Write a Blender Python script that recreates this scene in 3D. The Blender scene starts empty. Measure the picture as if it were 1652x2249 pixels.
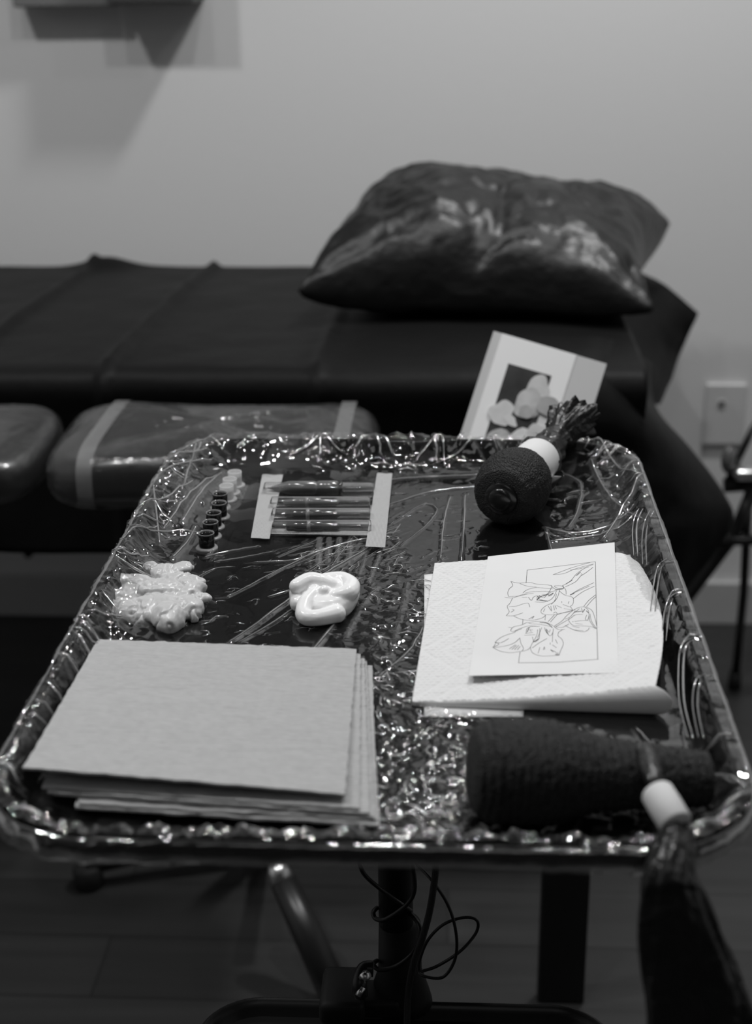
import bpy, bmesh, math, random
import numpy as np
from mathutils import Vector, Matrix, noise

# ------------------------------------------------------------------ camera
S = bpy.context.scene
COL = S.collection
F, CX, CY = 3150.0, 826.0, 1124.5
PSI, TH, RL = math.radians(3.23), math.radians(21.5), 0.012
f_ = Vector((-math.sin(PSI)*math.cos(TH), math.cos(PSI)*math.cos(TH), -math.sin(TH)))
r_ = Vector((math.cos(PSI), math.sin(PSI), 0))
u_ = r_.cross(f_)
R2 = (r_ - RL*u_).normalized(); U2 = (u_ + RL*r_).normalized()
CAMLOC = Vector((0, 0, 1.23))
cd = bpy.data.cameras.new('camera'); cam = bpy.data.objects.new('camera', cd); COL.objects.link(cam)
m = Matrix((R2, U2, -f_)).transposed().to_4x4(); m.translation = CAMLOC
cam.matrix_world = m
cd.sensor_fit = 'VERTICAL'; cd.sensor_height = 36.0; cd.sensor_width = 26.44
cd.lens = F*36.0/2249.0
cd.clip_start = 0.05
cd.dof.use_dof = True; cd.dof.focus_distance = 1.10; cd.dof.aperture_fstop = 5.2
S.camera = cam

# ------------------------------------------------------------------ world, lights, exposure
w = bpy.data.worlds.new('world'); S.world = w; w.use_nodes = True
w.node_tree.nodes['Background'].inputs[0].default_value = (1, 1, 1, 1)
w.node_tree.nodes['Background'].inputs[1].default_value = 0.02
S.view_settings.view_transform = 'Standard'; S.view_settings.look = 'None'
S.view_settings.exposure = 0.0; S.view_settings.gamma = 1.0; S.view_settings.use_curve_mapping = False
S.cycles.use_denoising = True
S.cycles.transparent_max_bounces = 24
S.cycles.max_bounces = 10
S.cycles.sample_clamp_indirect = 4.0

def lamp(name, loc, size, watts, target=None, shape='DISK', size_y=None):
    l = bpy.data.lights.new(name, 'AREA'); l.shape = shape; l.size = size; l.energy = watts
    if size_y: l.size_y = size_y
    o = bpy.data.objects.new(name, l); COL.objects.link(o); o.location = loc
    if target is not None:
        o.rotation_euler = (Vector(target)-Vector(loc)).to_track_quat('-Z', 'Y').to_euler()
    return o
for loc, size, watts in [((0.42, 1.88, 2.52), 0.18, 20.0), ((-0.10, 1.05, 2.52), 0.07, 6.0), ((0.85, 1.25, 2.52), 0.06, 2.5),
                         ((-0.60, 1.00, 2.52), 0.06, 3.5), ((0.20, 0.40, 2.52), 0.06, 1.4), ((-1.15, 1.10, 2.52), 0.14, 14.0), ((0.0, -0.9, 2.52), 1.2, 3.0)]:
    lamp('ceiling_or_fill_lamp', loc, size, watts)  # small spots placed for film sparkle; the broad one is added front fill

def at(px, py, z):
    d = f_ + R2*((px-CX)/F) - U2*((py-CY)/F)
    return CAMLOC + d*((z-CAMLOC.z)/d.z)
def atY(px, py, Y):
    d = f_ + R2*((px-CX)/F) - U2*((py-CY)/F)
    return CAMLOC + d*(Y/d.y)

# ------------------------------------------------------------------ materials
def mat(name, col=0.5, rough=0.5, metal=0.0, spec=0.5, coat=0.0, sss=0.0, trans=0.0, alpha=1.0,
        bump=None, colvar=None, ior=1.5):
    """bump: list of (kind, scale, strength, distance); colvar: (scale, amount)"""
    M = bpy.data.materials.new(name); M.use_nodes = True
    nt = M.node_tree; b = nt.nodes['Principled BSDF']
    b.inputs['Base Color'].default_value = (col, col, col, 1)
    b.inputs['Roughness'].default_value = rough
    b.inputs['Metallic'].default_value = metal
    b.inputs['Specular IOR Level'].default_value = spec
    b.inputs['Coat Weight'].default_value = coat
    b.inputs['Coat Roughness'].default_value = 0.08
    b.inputs['Transmission Weight'].default_value = trans
    b.inputs['Alpha'].default_value = alpha
    b.inputs['IOR'].default_value = ior
    if sss:
        b.inputs['Subsurface Weight'].default_value = sss
        b.inputs['Subsurface Radius'].default_value = (1, 1, 1)
        b.inputs['Subsurface Scale'].default_value = 0.004
    tc = nt.nodes.new('ShaderNodeTexCoord')
    src = tc.outputs['Object']
    if colvar:
        n = nt.nodes.new('ShaderNodeTexNoise'); n.inputs['Scale'].default_value = colvar[0]
        n.inputs['Detail'].default_value = 5
        nt.links.new(src, n.inputs['Vector'])
        r = nt.nodes.new('ShaderNodeMapRange')
        r.inputs['From Min'].default_value = 0.3; r.inputs['From Max'].default_value = 0.7
        r.inputs['To Min'].default_value = col*(1-colvar[1]); r.inputs['To Max'].default_value = col*(1+colvar[1])
        nt.links.new(n.outputs['Fac'], r.inputs['Value'])
        nt.links.new(r.outputs['Result'], b.inputs['Base Color'])
    prev = None
    for (kind, scale, strength, dist) in (bump or []):
        mp = nt.nodes.new('ShaderNodeMapping')
        nt.links.new(src, mp.inputs['Vector'])
        sc = scale if isinstance(scale, tuple) else (scale,)*3
        mp.inputs['Scale'].default_value = sc
        if kind == 'noise':
            t = nt.nodes.new('ShaderNodeTexNoise'); t.inputs['Scale'].default_value = 1; t.inputs['Detail'].default_value = 6
            out = t.outputs['Fac']
        elif kind == 'musg':
            t = nt.nodes.new('ShaderNodeTexNoise'); t.inputs['Scale'].default_value = 1; t.inputs['Detail'].default_value = 3
            t.inputs['Distortion'].default_value = 1.5
            out = t.outputs['Fac']
        elif kind == 'voro':
            t = nt.nodes.new('ShaderNodeTexVoronoi'); t.inputs['Scale'].default_value = 1
            out = t.outputs['Distance']
        elif kind == 'crack':
            t = nt.nodes.new('ShaderNodeTexVoronoi'); t.inputs['Scale'].default_value = 1
            t.feature = 'DISTANCE_TO_EDGE'
            cl = nt.nodes.new('ShaderNodeMapRange'); cl.inputs['From Max'].default_value = 0.08
            nt.links.new(t.outputs['Distance'], cl.inputs['Value'])
            out = cl.outputs['Result']
        elif kind == 'wave':
            t = nt.nodes.new('ShaderNodeTexWave'); t.inputs['Scale'].default_value = 1
            t.inputs['Distortion'].default_value = 1.0
            out = t.outputs['Fac']
        nt.links.new(mp.outputs['Vector'], t.inputs['Vector'])
        bp = nt.nodes.new('ShaderNodeBump'); bp.inputs['Strength'].default_value = strength
        bp.inputs['Distance'].default_value = dist
        nt.links.new(out, bp.inputs['Height'])
        if prev: nt.links.new(prev.outputs['Normal'], bp.inputs['Normal'])
        prev = bp
    if prev:
        nt.links.new(prev.outputs['Normal'], b.inputs['Normal'])
        if coat: nt.links.new(prev.outputs['Normal'], b.inputs['Coat Normal'])
    return M

def film_mat(name, haze=0.02, attr=None, rough=0.06, bumps=(), ior=1.5, gain=1.6, hazecol=0.8, floor_=0.0):
    """thin clear film: clear where looked through, mirror at glancing angles, milky in its folds"""
    M = bpy.data.materials.new(name); M.use_nodes = True
    nt = M.node_tree; nt.nodes.clear()
    out = nt.nodes.new('ShaderNodeOutputMaterial')
    tr = nt.nodes.new('ShaderNodeBsdfTransparent')
    gl = nt.nodes.new('ShaderNodeBsdfGlossy'); gl.inputs['Roughness'].default_value = rough
    gl.inputs['Color'].default_value = (1, 1, 1, 1)
    df = nt.nodes.new('ShaderNodeBsdfDiffuse'); df.inputs['Color'].default_value = (hazecol,)*3+(1,)
    tl = nt.nodes.new('ShaderNodeBsdfTranslucent'); tl.inputs['Color'].default_value = (hazecol,)*3+(1,)
    ad = nt.nodes.new('ShaderNodeMixShader'); ad.inputs[0].default_value = 0.4
    nt.links.new(df.outputs[0], ad.inputs[1]); nt.links.new(tl.outputs[0], ad.inputs[2])
    m1 = nt.nodes.new('ShaderNodeMixShader'); m1.inputs[0].default_value = haze
    nt.links.new(tr.outputs[0], m1.inputs[1]); nt.links.new(ad.outputs[0], m1.inputs[2])
    if attr:
        a = nt.nodes.new('ShaderNodeAttribute'); a.attribute_name = attr
        nt.links.new(a.outputs['Fac'], m1.inputs[0])
    fr = nt.nodes.new('ShaderNodeFresnel'); fr.inputs['IOR'].default_value = ior
    mu = nt.nodes.new('ShaderNodeMath'); mu.operation = 'MULTIPLY'; mu.inputs[1].default_value = gain; mu.use_clamp = True; mu.operation = 'MULTIPLY_ADD'; mu.inputs[2].default_value = floor_
    nt.links.new(fr.outputs[0], mu.inputs[0])
    m2 = nt.nodes.new('ShaderNodeMixShader')
    nt.links.new(mu.outputs[0], m2.inputs[0]); nt.links.new(m1.outputs[0], m2.inputs[1]); nt.links.new(gl.outputs[0], m2.inputs[2])
    nt.links.new(m2.outputs[0], out.inputs[0])
    tc = nt.nodes.new('ShaderNodeTexCoord'); prev = None
    for (scale, strength, dist, distort) in bumps:
        mp = nt.nodes.new('ShaderNodeMapping'); sc = scale if isinstance(scale, tuple) else (scale,)*3
        mp.inputs['Scale'].default_value = sc
        nt.links.new(tc.outputs['Object'], mp.inputs['Vector'])
        t = nt.nodes.new('ShaderNodeTexNoise'); t.inputs['Scale'].default_value = 1; t.inputs['Detail'].default_value = 4
        t.inputs['Distortion'].default_value = distort
        nt.links.new(mp.outputs[0], t.inputs['Vector'])
        bp = nt.nodes.new('ShaderNodeBump'); bp.inputs['Strength'].default_value = strength; bp.inputs['Distance'].default_value = dist
        nt.links.new(t.outputs['Fac'], bp.inputs['Height'])
        if prev: nt.links.new(prev.outputs[0], bp.inputs['Normal'])
        prev = bp
    if prev:
        nt.links.new(prev.outputs[0], gl.inputs['Normal']); nt.links.new(prev.outputs[0], fr.inputs['Normal'])
    return M

M_wall = mat('wall_paint', 0.70, 0.8, spec=0.2, bump=[('noise', 60, 0.08, 0.002)])
M_ceil = mat('ceiling_paint', 0.6, 0.9)
M_floor = mat('plank_floor', 0.05, 0.38)
M_base = mat('baseboard_paint', 0.5, 0.45)
M_sheet = mat('black_plastic_sheet', 0.008, 0.5, spec=0.09, bump=[('noise', 9, 0.25, 0.02), ('noise', 60, 0.1, 0.002)])
M_pillow = mat('black_glossy_plastic', 0.008, 0.38, spec=0.42, bump=[('noise', (9, 9, 12), 0.35, 0.03), ('musg', 22, 0.2, 0.008)])
M_black = mat('black_metal', 0.012, 0.35, spec=0.5)
M_blackm = mat('matt_black', 0.008, 0.6, spec=0.3)
M_tray = mat('black_tray_enamel', 0.005, 0.10, spec=0.06)
M_chrome = mat('chrome', 0.8, 0.3, metal=1.0)
M_rubber = mat('black_rubber', 0.012, 0.7)
M_towel = mat('soft_grey_wipe', 0.39, 0.95, spec=0.1, colvar=(160, 0.05),
              bump=[('noise', (130, 480, 300), 0.8, 0.0016), ('noise', (30, 60, 40), 0.5, 0.004)])
M_paper = mat('stencil_paper', 0.67, 0.7, spec=0.2, colvar=(25, 0.015))
M_line = mat('stencil_ink', 0.05, 0.7)
M_card = mat('grey_card', 0.58, 0.6)
M_print = mat('print_paper', 0.88, 0.5)
M_photo = mat('dark_photo_ground', 0.035, 0.5, colvar=(30, 0.6))
M_petal = mat('pale_petal_print', 0.62, 0.5, colvar=(30, 0.2))
M_petal2 = mat('grey_petal_print', 0.36, 0.5, colvar=(40, 0.3))
M_ink = mat('black_ink', 0.002, 0.04, spec=0.2)
M_inkcap = mat('ink_filled_plastic', 0.006, 0.12, spec=0.5)
M_clearcap = mat('clear_cap_plastic', 0.60, 0.25, sss=0.6, alpha=0.62)
M_jelly = mat('petroleum_jelly', 0.52, 0.3, spec=0.5, sss=0.8, bump=[('noise', (500, 260, 300), 0.25, 0.0008)])
M_cream = mat('white_cream', 0.84, 0.2, spec=0.5, sss=0.15)
M_tape = mat('white_paper_tape', 0.62, 0.75, spec=0.2, bump=[('noise', 90, 0.1, 0.001)])
M_gripwrap = mat('black_cohesive_bandage', 0.012, 0.6, spec=0.32,
                 bump=[('voro', 800, 1.0, 0.0008), ('noise', 420, 0.6, 0.0006)])
M_bag = mat('black_bag_plastic', 0.010, 0.28, spec=0.6, bump=[('musg', 60, 0.5, 0.006)])
M_dot = mat('gloss_black_cap', 0.008, 0.22, spec=0.5)
M_cable = mat('cable_rubber', 0.010, 0.45)
M_braid = mat('braided_cable_sleeve', 0.022, 0.5, bump=[('wave', (400, 400, 300), 0.8, 0.001)])
M_plate = mat('switch_plate_plastic', 0.62, 0.35)
M_film = film_mat('cling_film', attr='haze', rough=0.05,
                  bumps=[((45, 30, 40), 0.12, 0.004, 0.8)], gain=0.38, floor_=0.06)
M_filmfold = film_mat('cling_film_fold', haze=0.20, rough=0.12, gain=1.5, floor_=0.25)
M_wrap = film_mat('clear_wrap', haze=0.03, rough=0.13, bumps=[((14, 10, 30), 0.5, 0.02, 1.0)], gain=0.6)
M_blister = film_mat('blister_plastic', haze=0.06, rough=0.04, gain=1.6)
M_smoke = mat('smoked_plastic', 0.03, 0.12, spec=0.6)
M_smoke2 = mat('grey_clear_plastic', 0.12, 0.15, spec=0.6)

# gauze-like tape with a woven grid of holes
M_gauze = mat('gauze_tape', 0.45, 0.7, spec=0.2)
nt = M_gauze.node_tree; b = nt.nodes['Principled BSDF']
tc = nt.nodes.new('ShaderNodeTexCoord'); sx = nt.nodes.new('ShaderNodeSeparateXYZ'); nt.links.new(tc.outputs['Object'], sx.inputs[0])
def band(axis, freq):
    a = nt.nodes.new('ShaderNodeMath'); a.operation = 'MULTIPLY'; a.inputs[1].default_value = freq; nt.links.new(sx.outputs[axis], a.inputs[0])
    s = nt.nodes.new('ShaderNodeMath'); s.operation = 'SINE'; nt.links.new(a.outputs[0], s.inputs[0])
    return s
s1, s2 = band(0, 5600), band(1, 3200)
mx = nt.nodes.new('ShaderNodeMath'); mx.operation = 'MAXIMUM'; nt.links.new(s1.outputs[0], mx.inputs[0]); nt.links.new(s2.outputs[0], mx.inputs[1])
mr = nt.nodes.new('ShaderNodeMapRange'); mr.inputs['From Min'].default_value = -0.4; mr.inputs['From Max'].default_value = 0.4
mr.inputs['To Min'].default_value = 0.25; mr.inputs['To Max'].default_value = 0.92
nt.links.new(mx.outputs[0], mr.inputs['Value']); nt.links.new(mr.outputs[0], b.inputs['Alpha'])

# quilted kitchen paper: small pillows with pressed diamonds
M_quilt = mat('quilted_paper', 0.66, 0.9, spec=0.1)
nt = M_quilt.node_tree; b = nt.nodes['Principled BSDF']
uv = nt.nodes.new('ShaderNodeUVMap'); uv.uv_map = 'UVMap'
mp = nt.nodes.new('ShaderNodeMapping'); mp.inputs['Scale'].default_value = (250, 250, 1); nt.links.new(uv.outputs[0], mp.inputs[0])
v = nt.nodes.new('ShaderNodeTexVoronoi'); v.feature = 'SMOOTH_F1'; v.inputs['Scale'].default_value = 1; v.inputs['Randomness'].default_value = 0.55
nt.links.new(mp.outputs[0], v.inputs['Vector'])
inv = nt.nodes.new('ShaderNodeMath'); inv.operation = 'SUBTRACT'; inv.inputs[0].default_value = 1.0; nt.links.new(v.outputs['Distance'], inv.inputs[1])
sx = nt.nodes.new('ShaderNodeSeparateXYZ'); nt.links.new(uv.outputs[0], sx.inputs[0])
def mth(op, a, b=None):
    n = nt.nodes.new('ShaderNodeMath'); n.operation = op
    for i, x in enumerate((a, b)):
        if x is None: continue
        if isinstance(x, (int, float)): n.inputs[i].default_value = x
        else: nt.links.new(x, n.inputs[i])
    return n.outputs[0]
px_ = mth('ABSOLUTE', mth('SUBTRACT', mth('FRACT', mth('MULTIPLY', sx.outputs[0], 16.0)), 0.5))
py_ = mth('ABSOLUTE', mth('SUBTRACT', mth('FRACT', mth('MULTIPLY', sx.outputs[1], 16.0)), 0.5))
dd = mth('ADD', px_, py_)
g1 = mth('LESS_THAN', mth('ABSOLUTE', mth('SUBTRACT', dd, 0.5)), 0.03)
g2 = mth('LESS_THAN', mth('ABSOLUTE', mth('SUBTRACT', dd, 0.25)), 0.03)
h = mth('SUBTRACT', inv.outputs[0], mth('MULTIPLY', mth('ADD', g1, g2), 1.1))
bp = nt.nodes.new('ShaderNodeBump'); bp.inputs['Strength'].default_value = 0.25; bp.inputs['Distance'].default_value = 0.0008
nt.links.new(h, bp.inputs['Height']); nt.links.new(bp.outputs[0], b.inputs['Normal'])

# plank floor
nt = M_floor.node_tree; b = nt.nodes['Principled BSDF']
tc = nt.nodes.new('ShaderNodeTexCoord')
br = nt.nodes.new('ShaderNodeTexBrick'); br.inputs['Scale'].default_value = 1.0
br.inputs['Brick Width'].default_value = 0.9; br.inputs['Row Height'].default_value = 0.12; br.inputs['Mortar Size'].default_value = 0.0018
br.inputs['Color1'].default_value = (0.028,)*3+(1,); br.inputs['Color2'].default_value = (0.042,)*3+(1,); br.inputs['Mortar'].default_value = (0.02,)*3+(1,)
nt.links.new(tc.outputs['Object'], br.inputs['Vector'])
mpn = nt.nodes.new('ShaderNodeMapping'); mpn.inputs['Scale'].default_value = (3, 40, 1); nt.links.new(tc.outputs['Object'], mpn.inputs[0])
nz = nt.nodes.new('ShaderNodeTexNoise'); nz.inputs['Scale'].default_value = 1; nz.inputs['Detail'].default_value = 6; nt.links.new(mpn.outputs[0], nz.inputs['Vector'])
mrx = nt.nodes.new('ShaderNodeMapRange'); mrx.inputs['To Min'].default_value = 0.6; mrx.inputs['To Max'].default_value = 1.4; nt.links.new(nz.outputs['Fac'], mrx.inputs['Value'])
vm = nt.nodes.new('ShaderNodeVectorMath'); vm.operation = 'SCALE'; nt.links.new(br.outputs['Color'], vm.inputs[0]); nt.links.new(mrx.outputs[0], vm.inputs['Scale'])
nt.links.new(vm.outputs[0], b.inputs['Base Color'])

# ------------------------------------------------------------------ mesh helpers
def tag(o, label=None, cat=None, group=None, kind=None):
    if label: o['label'] = label
    if cat: o['category'] = cat
    if group: o['group'] = group
    if kind: o['kind'] = kind
    return o
def root(name, loc, label, cat, group=None):
    o = bpy.data.objects.new(name, None); COL.objects.link(o); o.location = loc
    o.empty_display_size = 0.02
    return tag(o, label, cat, group)
def link(name, verts, faces, material, parent=None, smooth=True, uvs=None, attrs=None, mats=None, fmat=None):
    me = bpy.data.meshes.new(name)
    me.from_pydata([tuple(v) for v in verts], [], faces)
    me.materials.append(material)
    for mm in (mats or []): me.materials.append(mm)
    if fmat is not None: me.polygons.foreach_set('material_index', fmat)
    if smooth: me.polygons.foreach_set('use_smooth', [True]*len(me.polygons))
    if uvs is not None:
        ul = me.uv_layers.new(name='UVMap')
        idx = np.empty(len(me.loops), dtype=np.int32); me.loops.foreach_get('vertex_index', idx)
        ul.data.foreach_set('uv', np.asarray(uvs, dtype=np.float32)[idx].ravel())
    if attrs is not None:
        a = me.attributes.new('haze', 'FLOAT', 'POINT'); a.data.foreach_set('value', np.asarray(attrs, dtype=np.float32))
    me.update()
    o = bpy.data.objects.new(name, me); COL.objects.link(o)
    if parent is not None:
        o.parent = parent
        o.matrix_parent_inverse = Matrix.Translation(parent.location).inverted() if parent.type == 'EMPTY' and parent.parent is None else Matrix()
        if parent.type != 'EMPTY': o.matrix_parent_inverse = Matrix()
    return o
class MB:
    def __init__(s): s.v = []; s.f = []
    def add(s, v, f):
        k = len(s.v); s.v += [Vector(p) for p in v]; s.f += [tuple(i+k for i in q) for q in f]
    def box(s, c, size, bevel=0.0, rot=None):
        bm = bmesh.new(); bmesh.ops.create_cube(bm, size=1.0)
        bmesh.ops.scale(bm, vec=size, verts=bm.verts)
        if bevel: bmesh.ops.bevel(bm, geom=bm.edges[:], offset=bevel, segments=3, profile=0.5, affect='EDGES')
        if rot is not None: bmesh.ops.transform(bm, matrix=rot.to_4x4() if hasattr(rot, 'to_4x4') else rot, verts=bm.verts)
        bmesh.ops.translate(bm, vec=c, verts=bm.verts)
        bm.verts.ensure_lookup_table(); bm.verts.index_update()
        s.add([v.co.copy() for v in bm.verts], [[v.index for v in q.verts] for q in bm.faces]); bm.free(); return s
    def tube(s, pts, rad, n=10, caps=True):
        pts = [Vector(p) for p in pts]; N = len(pts)
        rads = rad if isinstance(rad, (list, tuple, np.ndarray)) else [rad]*N
        t0 = (pts[1]-pts[0]).normalized()
        ref = Vector((0, 0, 1)) if abs(t0.z) < 0.9 else Vector((1, 0, 0))
        side = t0.cross(ref).normalized(); vs = []
        for i, p in enumerate(pts):
            t = (pts[min(i+1, N-1)]-pts[max(i-1, 0)]).normalized()
            side = (side - t*side.dot(t)).normalized(); up = t.cross(side)
            for k in range(n):
                a = 2*math.pi*k/n
                vs.append(p + (side*math.cos(a)+up*math.sin(a))*rads[i])
        fs = [(i*n+k, i*n+(k+1) % n, (i+1)*n+(k+1) % n, (i+1)*n+k) for i in range(N-1) for k in range(n)]
        if caps: fs += [tuple(range(n-1, -1, -1)), tuple((N-1)*n+k for k in range(n))]
        s.add(vs, fs); return s
    def lathe(s, prof, p0, axis, n=48, fn=None):
        """prof: (distance along axis, radius)"""
        axis = Vector(axis).normalized(); ref = Vector((0, 0, 1)) if abs(axis.z) < 0.9 else Vector((1, 0, 0))
        a1 = axis.cross(ref).normalized(); a2 = a1.cross(axis); vs = []
        for i, (t, r) in enumerate(prof):
            for k in range(n):
                a = 2*math.pi*k/n; rr = r if fn is None else fn(t, a, r)
                vs.append(Vector(p0)+axis*t+(a1*math.cos(a)+a2*math.sin(a))*rr)
        N = len(prof)
        fs = [(i*n+k, (i+1)*n+k, (i+1)*n+(k+1) % n, i*n+(k+1) % n) for i in range(N-1) for k in range(n)]
        fs += [tuple(range(n)), tuple((N-1)*n+k for k in range(n-1, -1, -1))]
        s.add(vs, fs); return s
    def build(s, name, material, parent=None, smooth=True, **k):
        return link(name, s.v, s.f, material, parent, smooth, **k)
def autosmooth(o, deg=35):
    me = o.data
    bm = bmesh.new(); bm.from_mesh(me)
    for e in bm.edges:
        if len(e.link_faces) == 2 and e.calc_face_angle(0) > math.radians(deg): e.smooth = False
    bm.to_mesh(me); bm.free(); return o
def smoothpath(pts, n=8):
    pts = [Vector(p) for p in pts]; out = []
    P = [pts[0]]+pts+[pts[-1]]
    for i in range(1, len(P)-2):
        for k in range(n):
            t = k/n; a, b, c, d = P[i-1], P[i], P[i+1], P[i+2]
            out.append(0.5*((2*b)+(c-a)*t+(2*a-5*b+4*c-d)*t*t+(3*b-a-3*c+d)*t**3))
    out.append(pts[-1]); return out
def grid_faces(nu, nv, off=0):
    return [(off+i*nv+j, off+(i+1)*nv+j, off+(i+1)*nv+j+1, off+i*nv+j+1) for i in range(nu-1) for j in range(nv-1)]
def fbm(x, y, z=0.0, oct=3):
    return noise.fractal(Vector((x, y, z)), 1.0, 2.0, oct)
def solid_sheet(P, th):
    """P: nu x nv grid of points -> closed thin sheet (verts, faces); thickness th goes down"""
    nu, nv = len(P), len(P[0]); top = [P[i][j] for i in range(nu) for j in range(nv)]
    bot = [p-Vector((0, 0, th)) for p in top]; n = nu*nv
    fs = grid_faces(nu, nv); fs = [f[::-1] for f in fs]
    fs += [tuple(reversed([q+n for q in f])) for f in fs]
    for i in range(nu-1):
        for j in (0, nv-1):
            a, b_ = i*nv+j, (i+1)*nv+j
            fs.append((a, b_, b_+n, a+n) if j == 0 else (b_, a, a+n, b_+n))
    for j in range(nv-1):
        for i in (0, nu-1):
            a, b_ = i*nv+j, i*nv+j+1
            fs.append((b_, a, a+n, b_+n) if i == 0 else (a, b_, b_+n, a+n))
    return top+bot, fs
def bilin(c, u, v):
    """c: back-left, back-right, front-right, front-left"""
    return (c[0]*(1-u)+c[1]*u)*(1-v)+(c[3]*(1-u)+c[2]*u)*v
def remeshed(name, mb, voxel, smooth_iter, material, parent=None, disp=None):
    me = bpy.data.meshes.new('t'); me.from_pydata([tuple(v) for v in mb.v], [], mb.f)
    o = bpy.data.objects.new('t', me); COL.objects.link(o)
    md = o.modifiers.new('r', 'REMESH'); md.mode = 'VOXEL'; md.voxel_size = voxel
    ms = o.modifiers.new('s', 'SMOOTH'); ms.factor = 0.5; ms.iterations = smooth_iter
    dg = bpy.context.evaluated_depsgraph_get(); dg.update()
    nm = bpy.data.meshes.new_from_object(o.evaluated_get(dg))
    COL.objects.unlink(o); bpy.data.objects.remove(o); bpy.data.meshes.remove(me)
    vs = [v.co.copy() for v in nm.vertices]; ns = [v.normal.copy() for v in nm.vertices]
    if disp: vs = [v+n*disp(v) for v, n in zip(vs, ns)]
    fs = [tuple(p.vertices) for p in nm.polygons]
    bpy.data.meshes.remove(nm)
    return link(name, vs, fs, material, parent)
def ico(mb, c, r, sub=2, scale=(1, 1, 1), rot=0.0):
    bm = bmesh.new(); bmesh.ops.create_icosphere(bm, subdivisions=sub, radius=r)
    bmesh.ops.scale(bm, vec=scale, verts=bm.verts)
    bmesh.ops.rotate(bm, matrix=Matrix.Rotation(rot, 3, 'Z'), verts=bm.verts)
    bmesh.ops.translate(bm, vec=c, verts=bm.verts); bm.verts.index_update()
    mb.add([v.co.copy() for v in bm.verts], [[v.index for v in q.verts] for q in bm.faces]); bm.free()

# ------------------------------------------------------------------ room
WY = 2.55
def slab(name, c, size, m_):
    mb = MB(); mb.box(c, size); return tag(mb.build(name, m_, smooth=False), kind='structure')
slab('floor', (0, 0.6, -0.02), (5.0, 5.0, 0.04), M_floor)
slab('wall_back', (0, WY+0.05, 1.3), (5.0, 0.1, 2.6), M_wall)
slab('ceiling', (0, 0.6, 2.62), (5.0, 5.0, 0.04), M_ceil)
slab('wall_left', (-2.5, 0.6, 1.3), (0.08, 4.2, 2.6), M_wall)
slab('wall_right', (2.5, 0.6, 1.3), (0.08, 4.2, 2.6), M_wall)
mb = MB(); mb.box((0, WY-0.007, 0.045), (4.9, 0.014, 0.09), 0.004)
tag(mb.build('baseboard_back', M_base, smooth=False), kind='structure')

# wall plate with a jack
p = atY(1590, 908, WY)
rt = root('wall_plate', (p.x, WY, p.z), 'pale wall plate with one round jack hole, low on the back wall', 'outlet')
mb = MB(); mb.box((p.x, WY-0.005, p.z), (0.074, 0.010, 0.118), 0.004); mb.build('cover_plate', M_plate, rt, smooth=False)
q = atY(1585, 886, WY-0.01)
mb = MB(); mb.lathe([(0, 0.0075), (0.003, 0.0075), (0.003, 0.0055), (0.0005, 0.0052), (0.0004, 0.0001)], (q.x, WY-0.0095, q.z), (0, -1, 0), 24); mb.build('jack_ring', M_plate, rt)
mb = MB(); mb.lathe([(0, 0.0052), (0.0016, 0.0052)], (q.x, WY-0.0105, q.z), (0, -1, 0), 20); mb.build('jack_socket', M_blackm, rt, smooth=False)

# dark wall shelf whose underside enters at the top left
a, b2 = atY(28, 17, WY-0.06), atY(232, 10, WY-0.11); c2 = atY(425, 5, WY-0.11)
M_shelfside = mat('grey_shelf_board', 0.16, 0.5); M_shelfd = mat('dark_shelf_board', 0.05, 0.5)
rt = root('wall_cabinet', ((a.x+c2.x)/2, WY, a.z), 'dark wall cabinet, only its underside edge showing at top left', 'cabinet')
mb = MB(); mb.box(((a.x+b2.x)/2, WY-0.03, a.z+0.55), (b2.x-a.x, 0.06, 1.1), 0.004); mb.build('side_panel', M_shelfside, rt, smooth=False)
mb = MB(); mb.box((c2.x+0.124, WY-0.012, a.z+0.60), (0.25, 0.022, 1.06), 0.004); mb.build('unseen_board', M_shelfd, rt, smooth=False)  # unseen board added to give the tray's left side a dark reflection
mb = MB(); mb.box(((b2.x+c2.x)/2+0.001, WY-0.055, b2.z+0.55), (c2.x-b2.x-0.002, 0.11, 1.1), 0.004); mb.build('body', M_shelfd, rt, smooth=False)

# ------------------------------------------------------------------ treatment bed
BX0, BX1, BY0, BY1, BZ = -1.45, 0.24, 1.82, 2.46, 0.712
rt = root('treatment_bed', (-0.55, 2.1, 0), 'long padded treatment bed along the back wall under a black sheet', 'bed')
mb = MB(); mb.box(((BX0+BX1)/2, (BY0+BY1)/2, BZ-0.038), (BX1-BX0, BY1-BY0, 0.07), 0.025); mb.build('mattress', M_blackm, rt)
mb = MB(); mb.box(((BX0+BX1)/2, (BY0+BY1)/2, BZ-0.095), (BX1-BX0-0.06, BY1-BY0-0.06, 0.045), 0.004); mb.build('frame', M_black, rt, smooth=False)
for sx_ in (BX0+0.12, BX1-0.14):
    for sy_ in (BY0+0.06, BY1-0.06):
        mb = MB(); mb.tube([(sx_, sy_, BZ-0.1), (sx_, sy_, 0.0)], 0.018, 12); mb.build('leg', M_black, rt)
v0 = atY(52, 1150, 2.4); v1 = atY(60, 1222, 2.4); v2 = atY(150, 1150, 2.4)
mb = MB(); mb.tube([(v0.x, 2.4, 0.61), v1], 0.006, 8); mb.tube([v1, (v2.x+0.3, 2.4, 0.61)], 0.006, 8); mb.build('cable_brace', M_black, rt)

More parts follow.
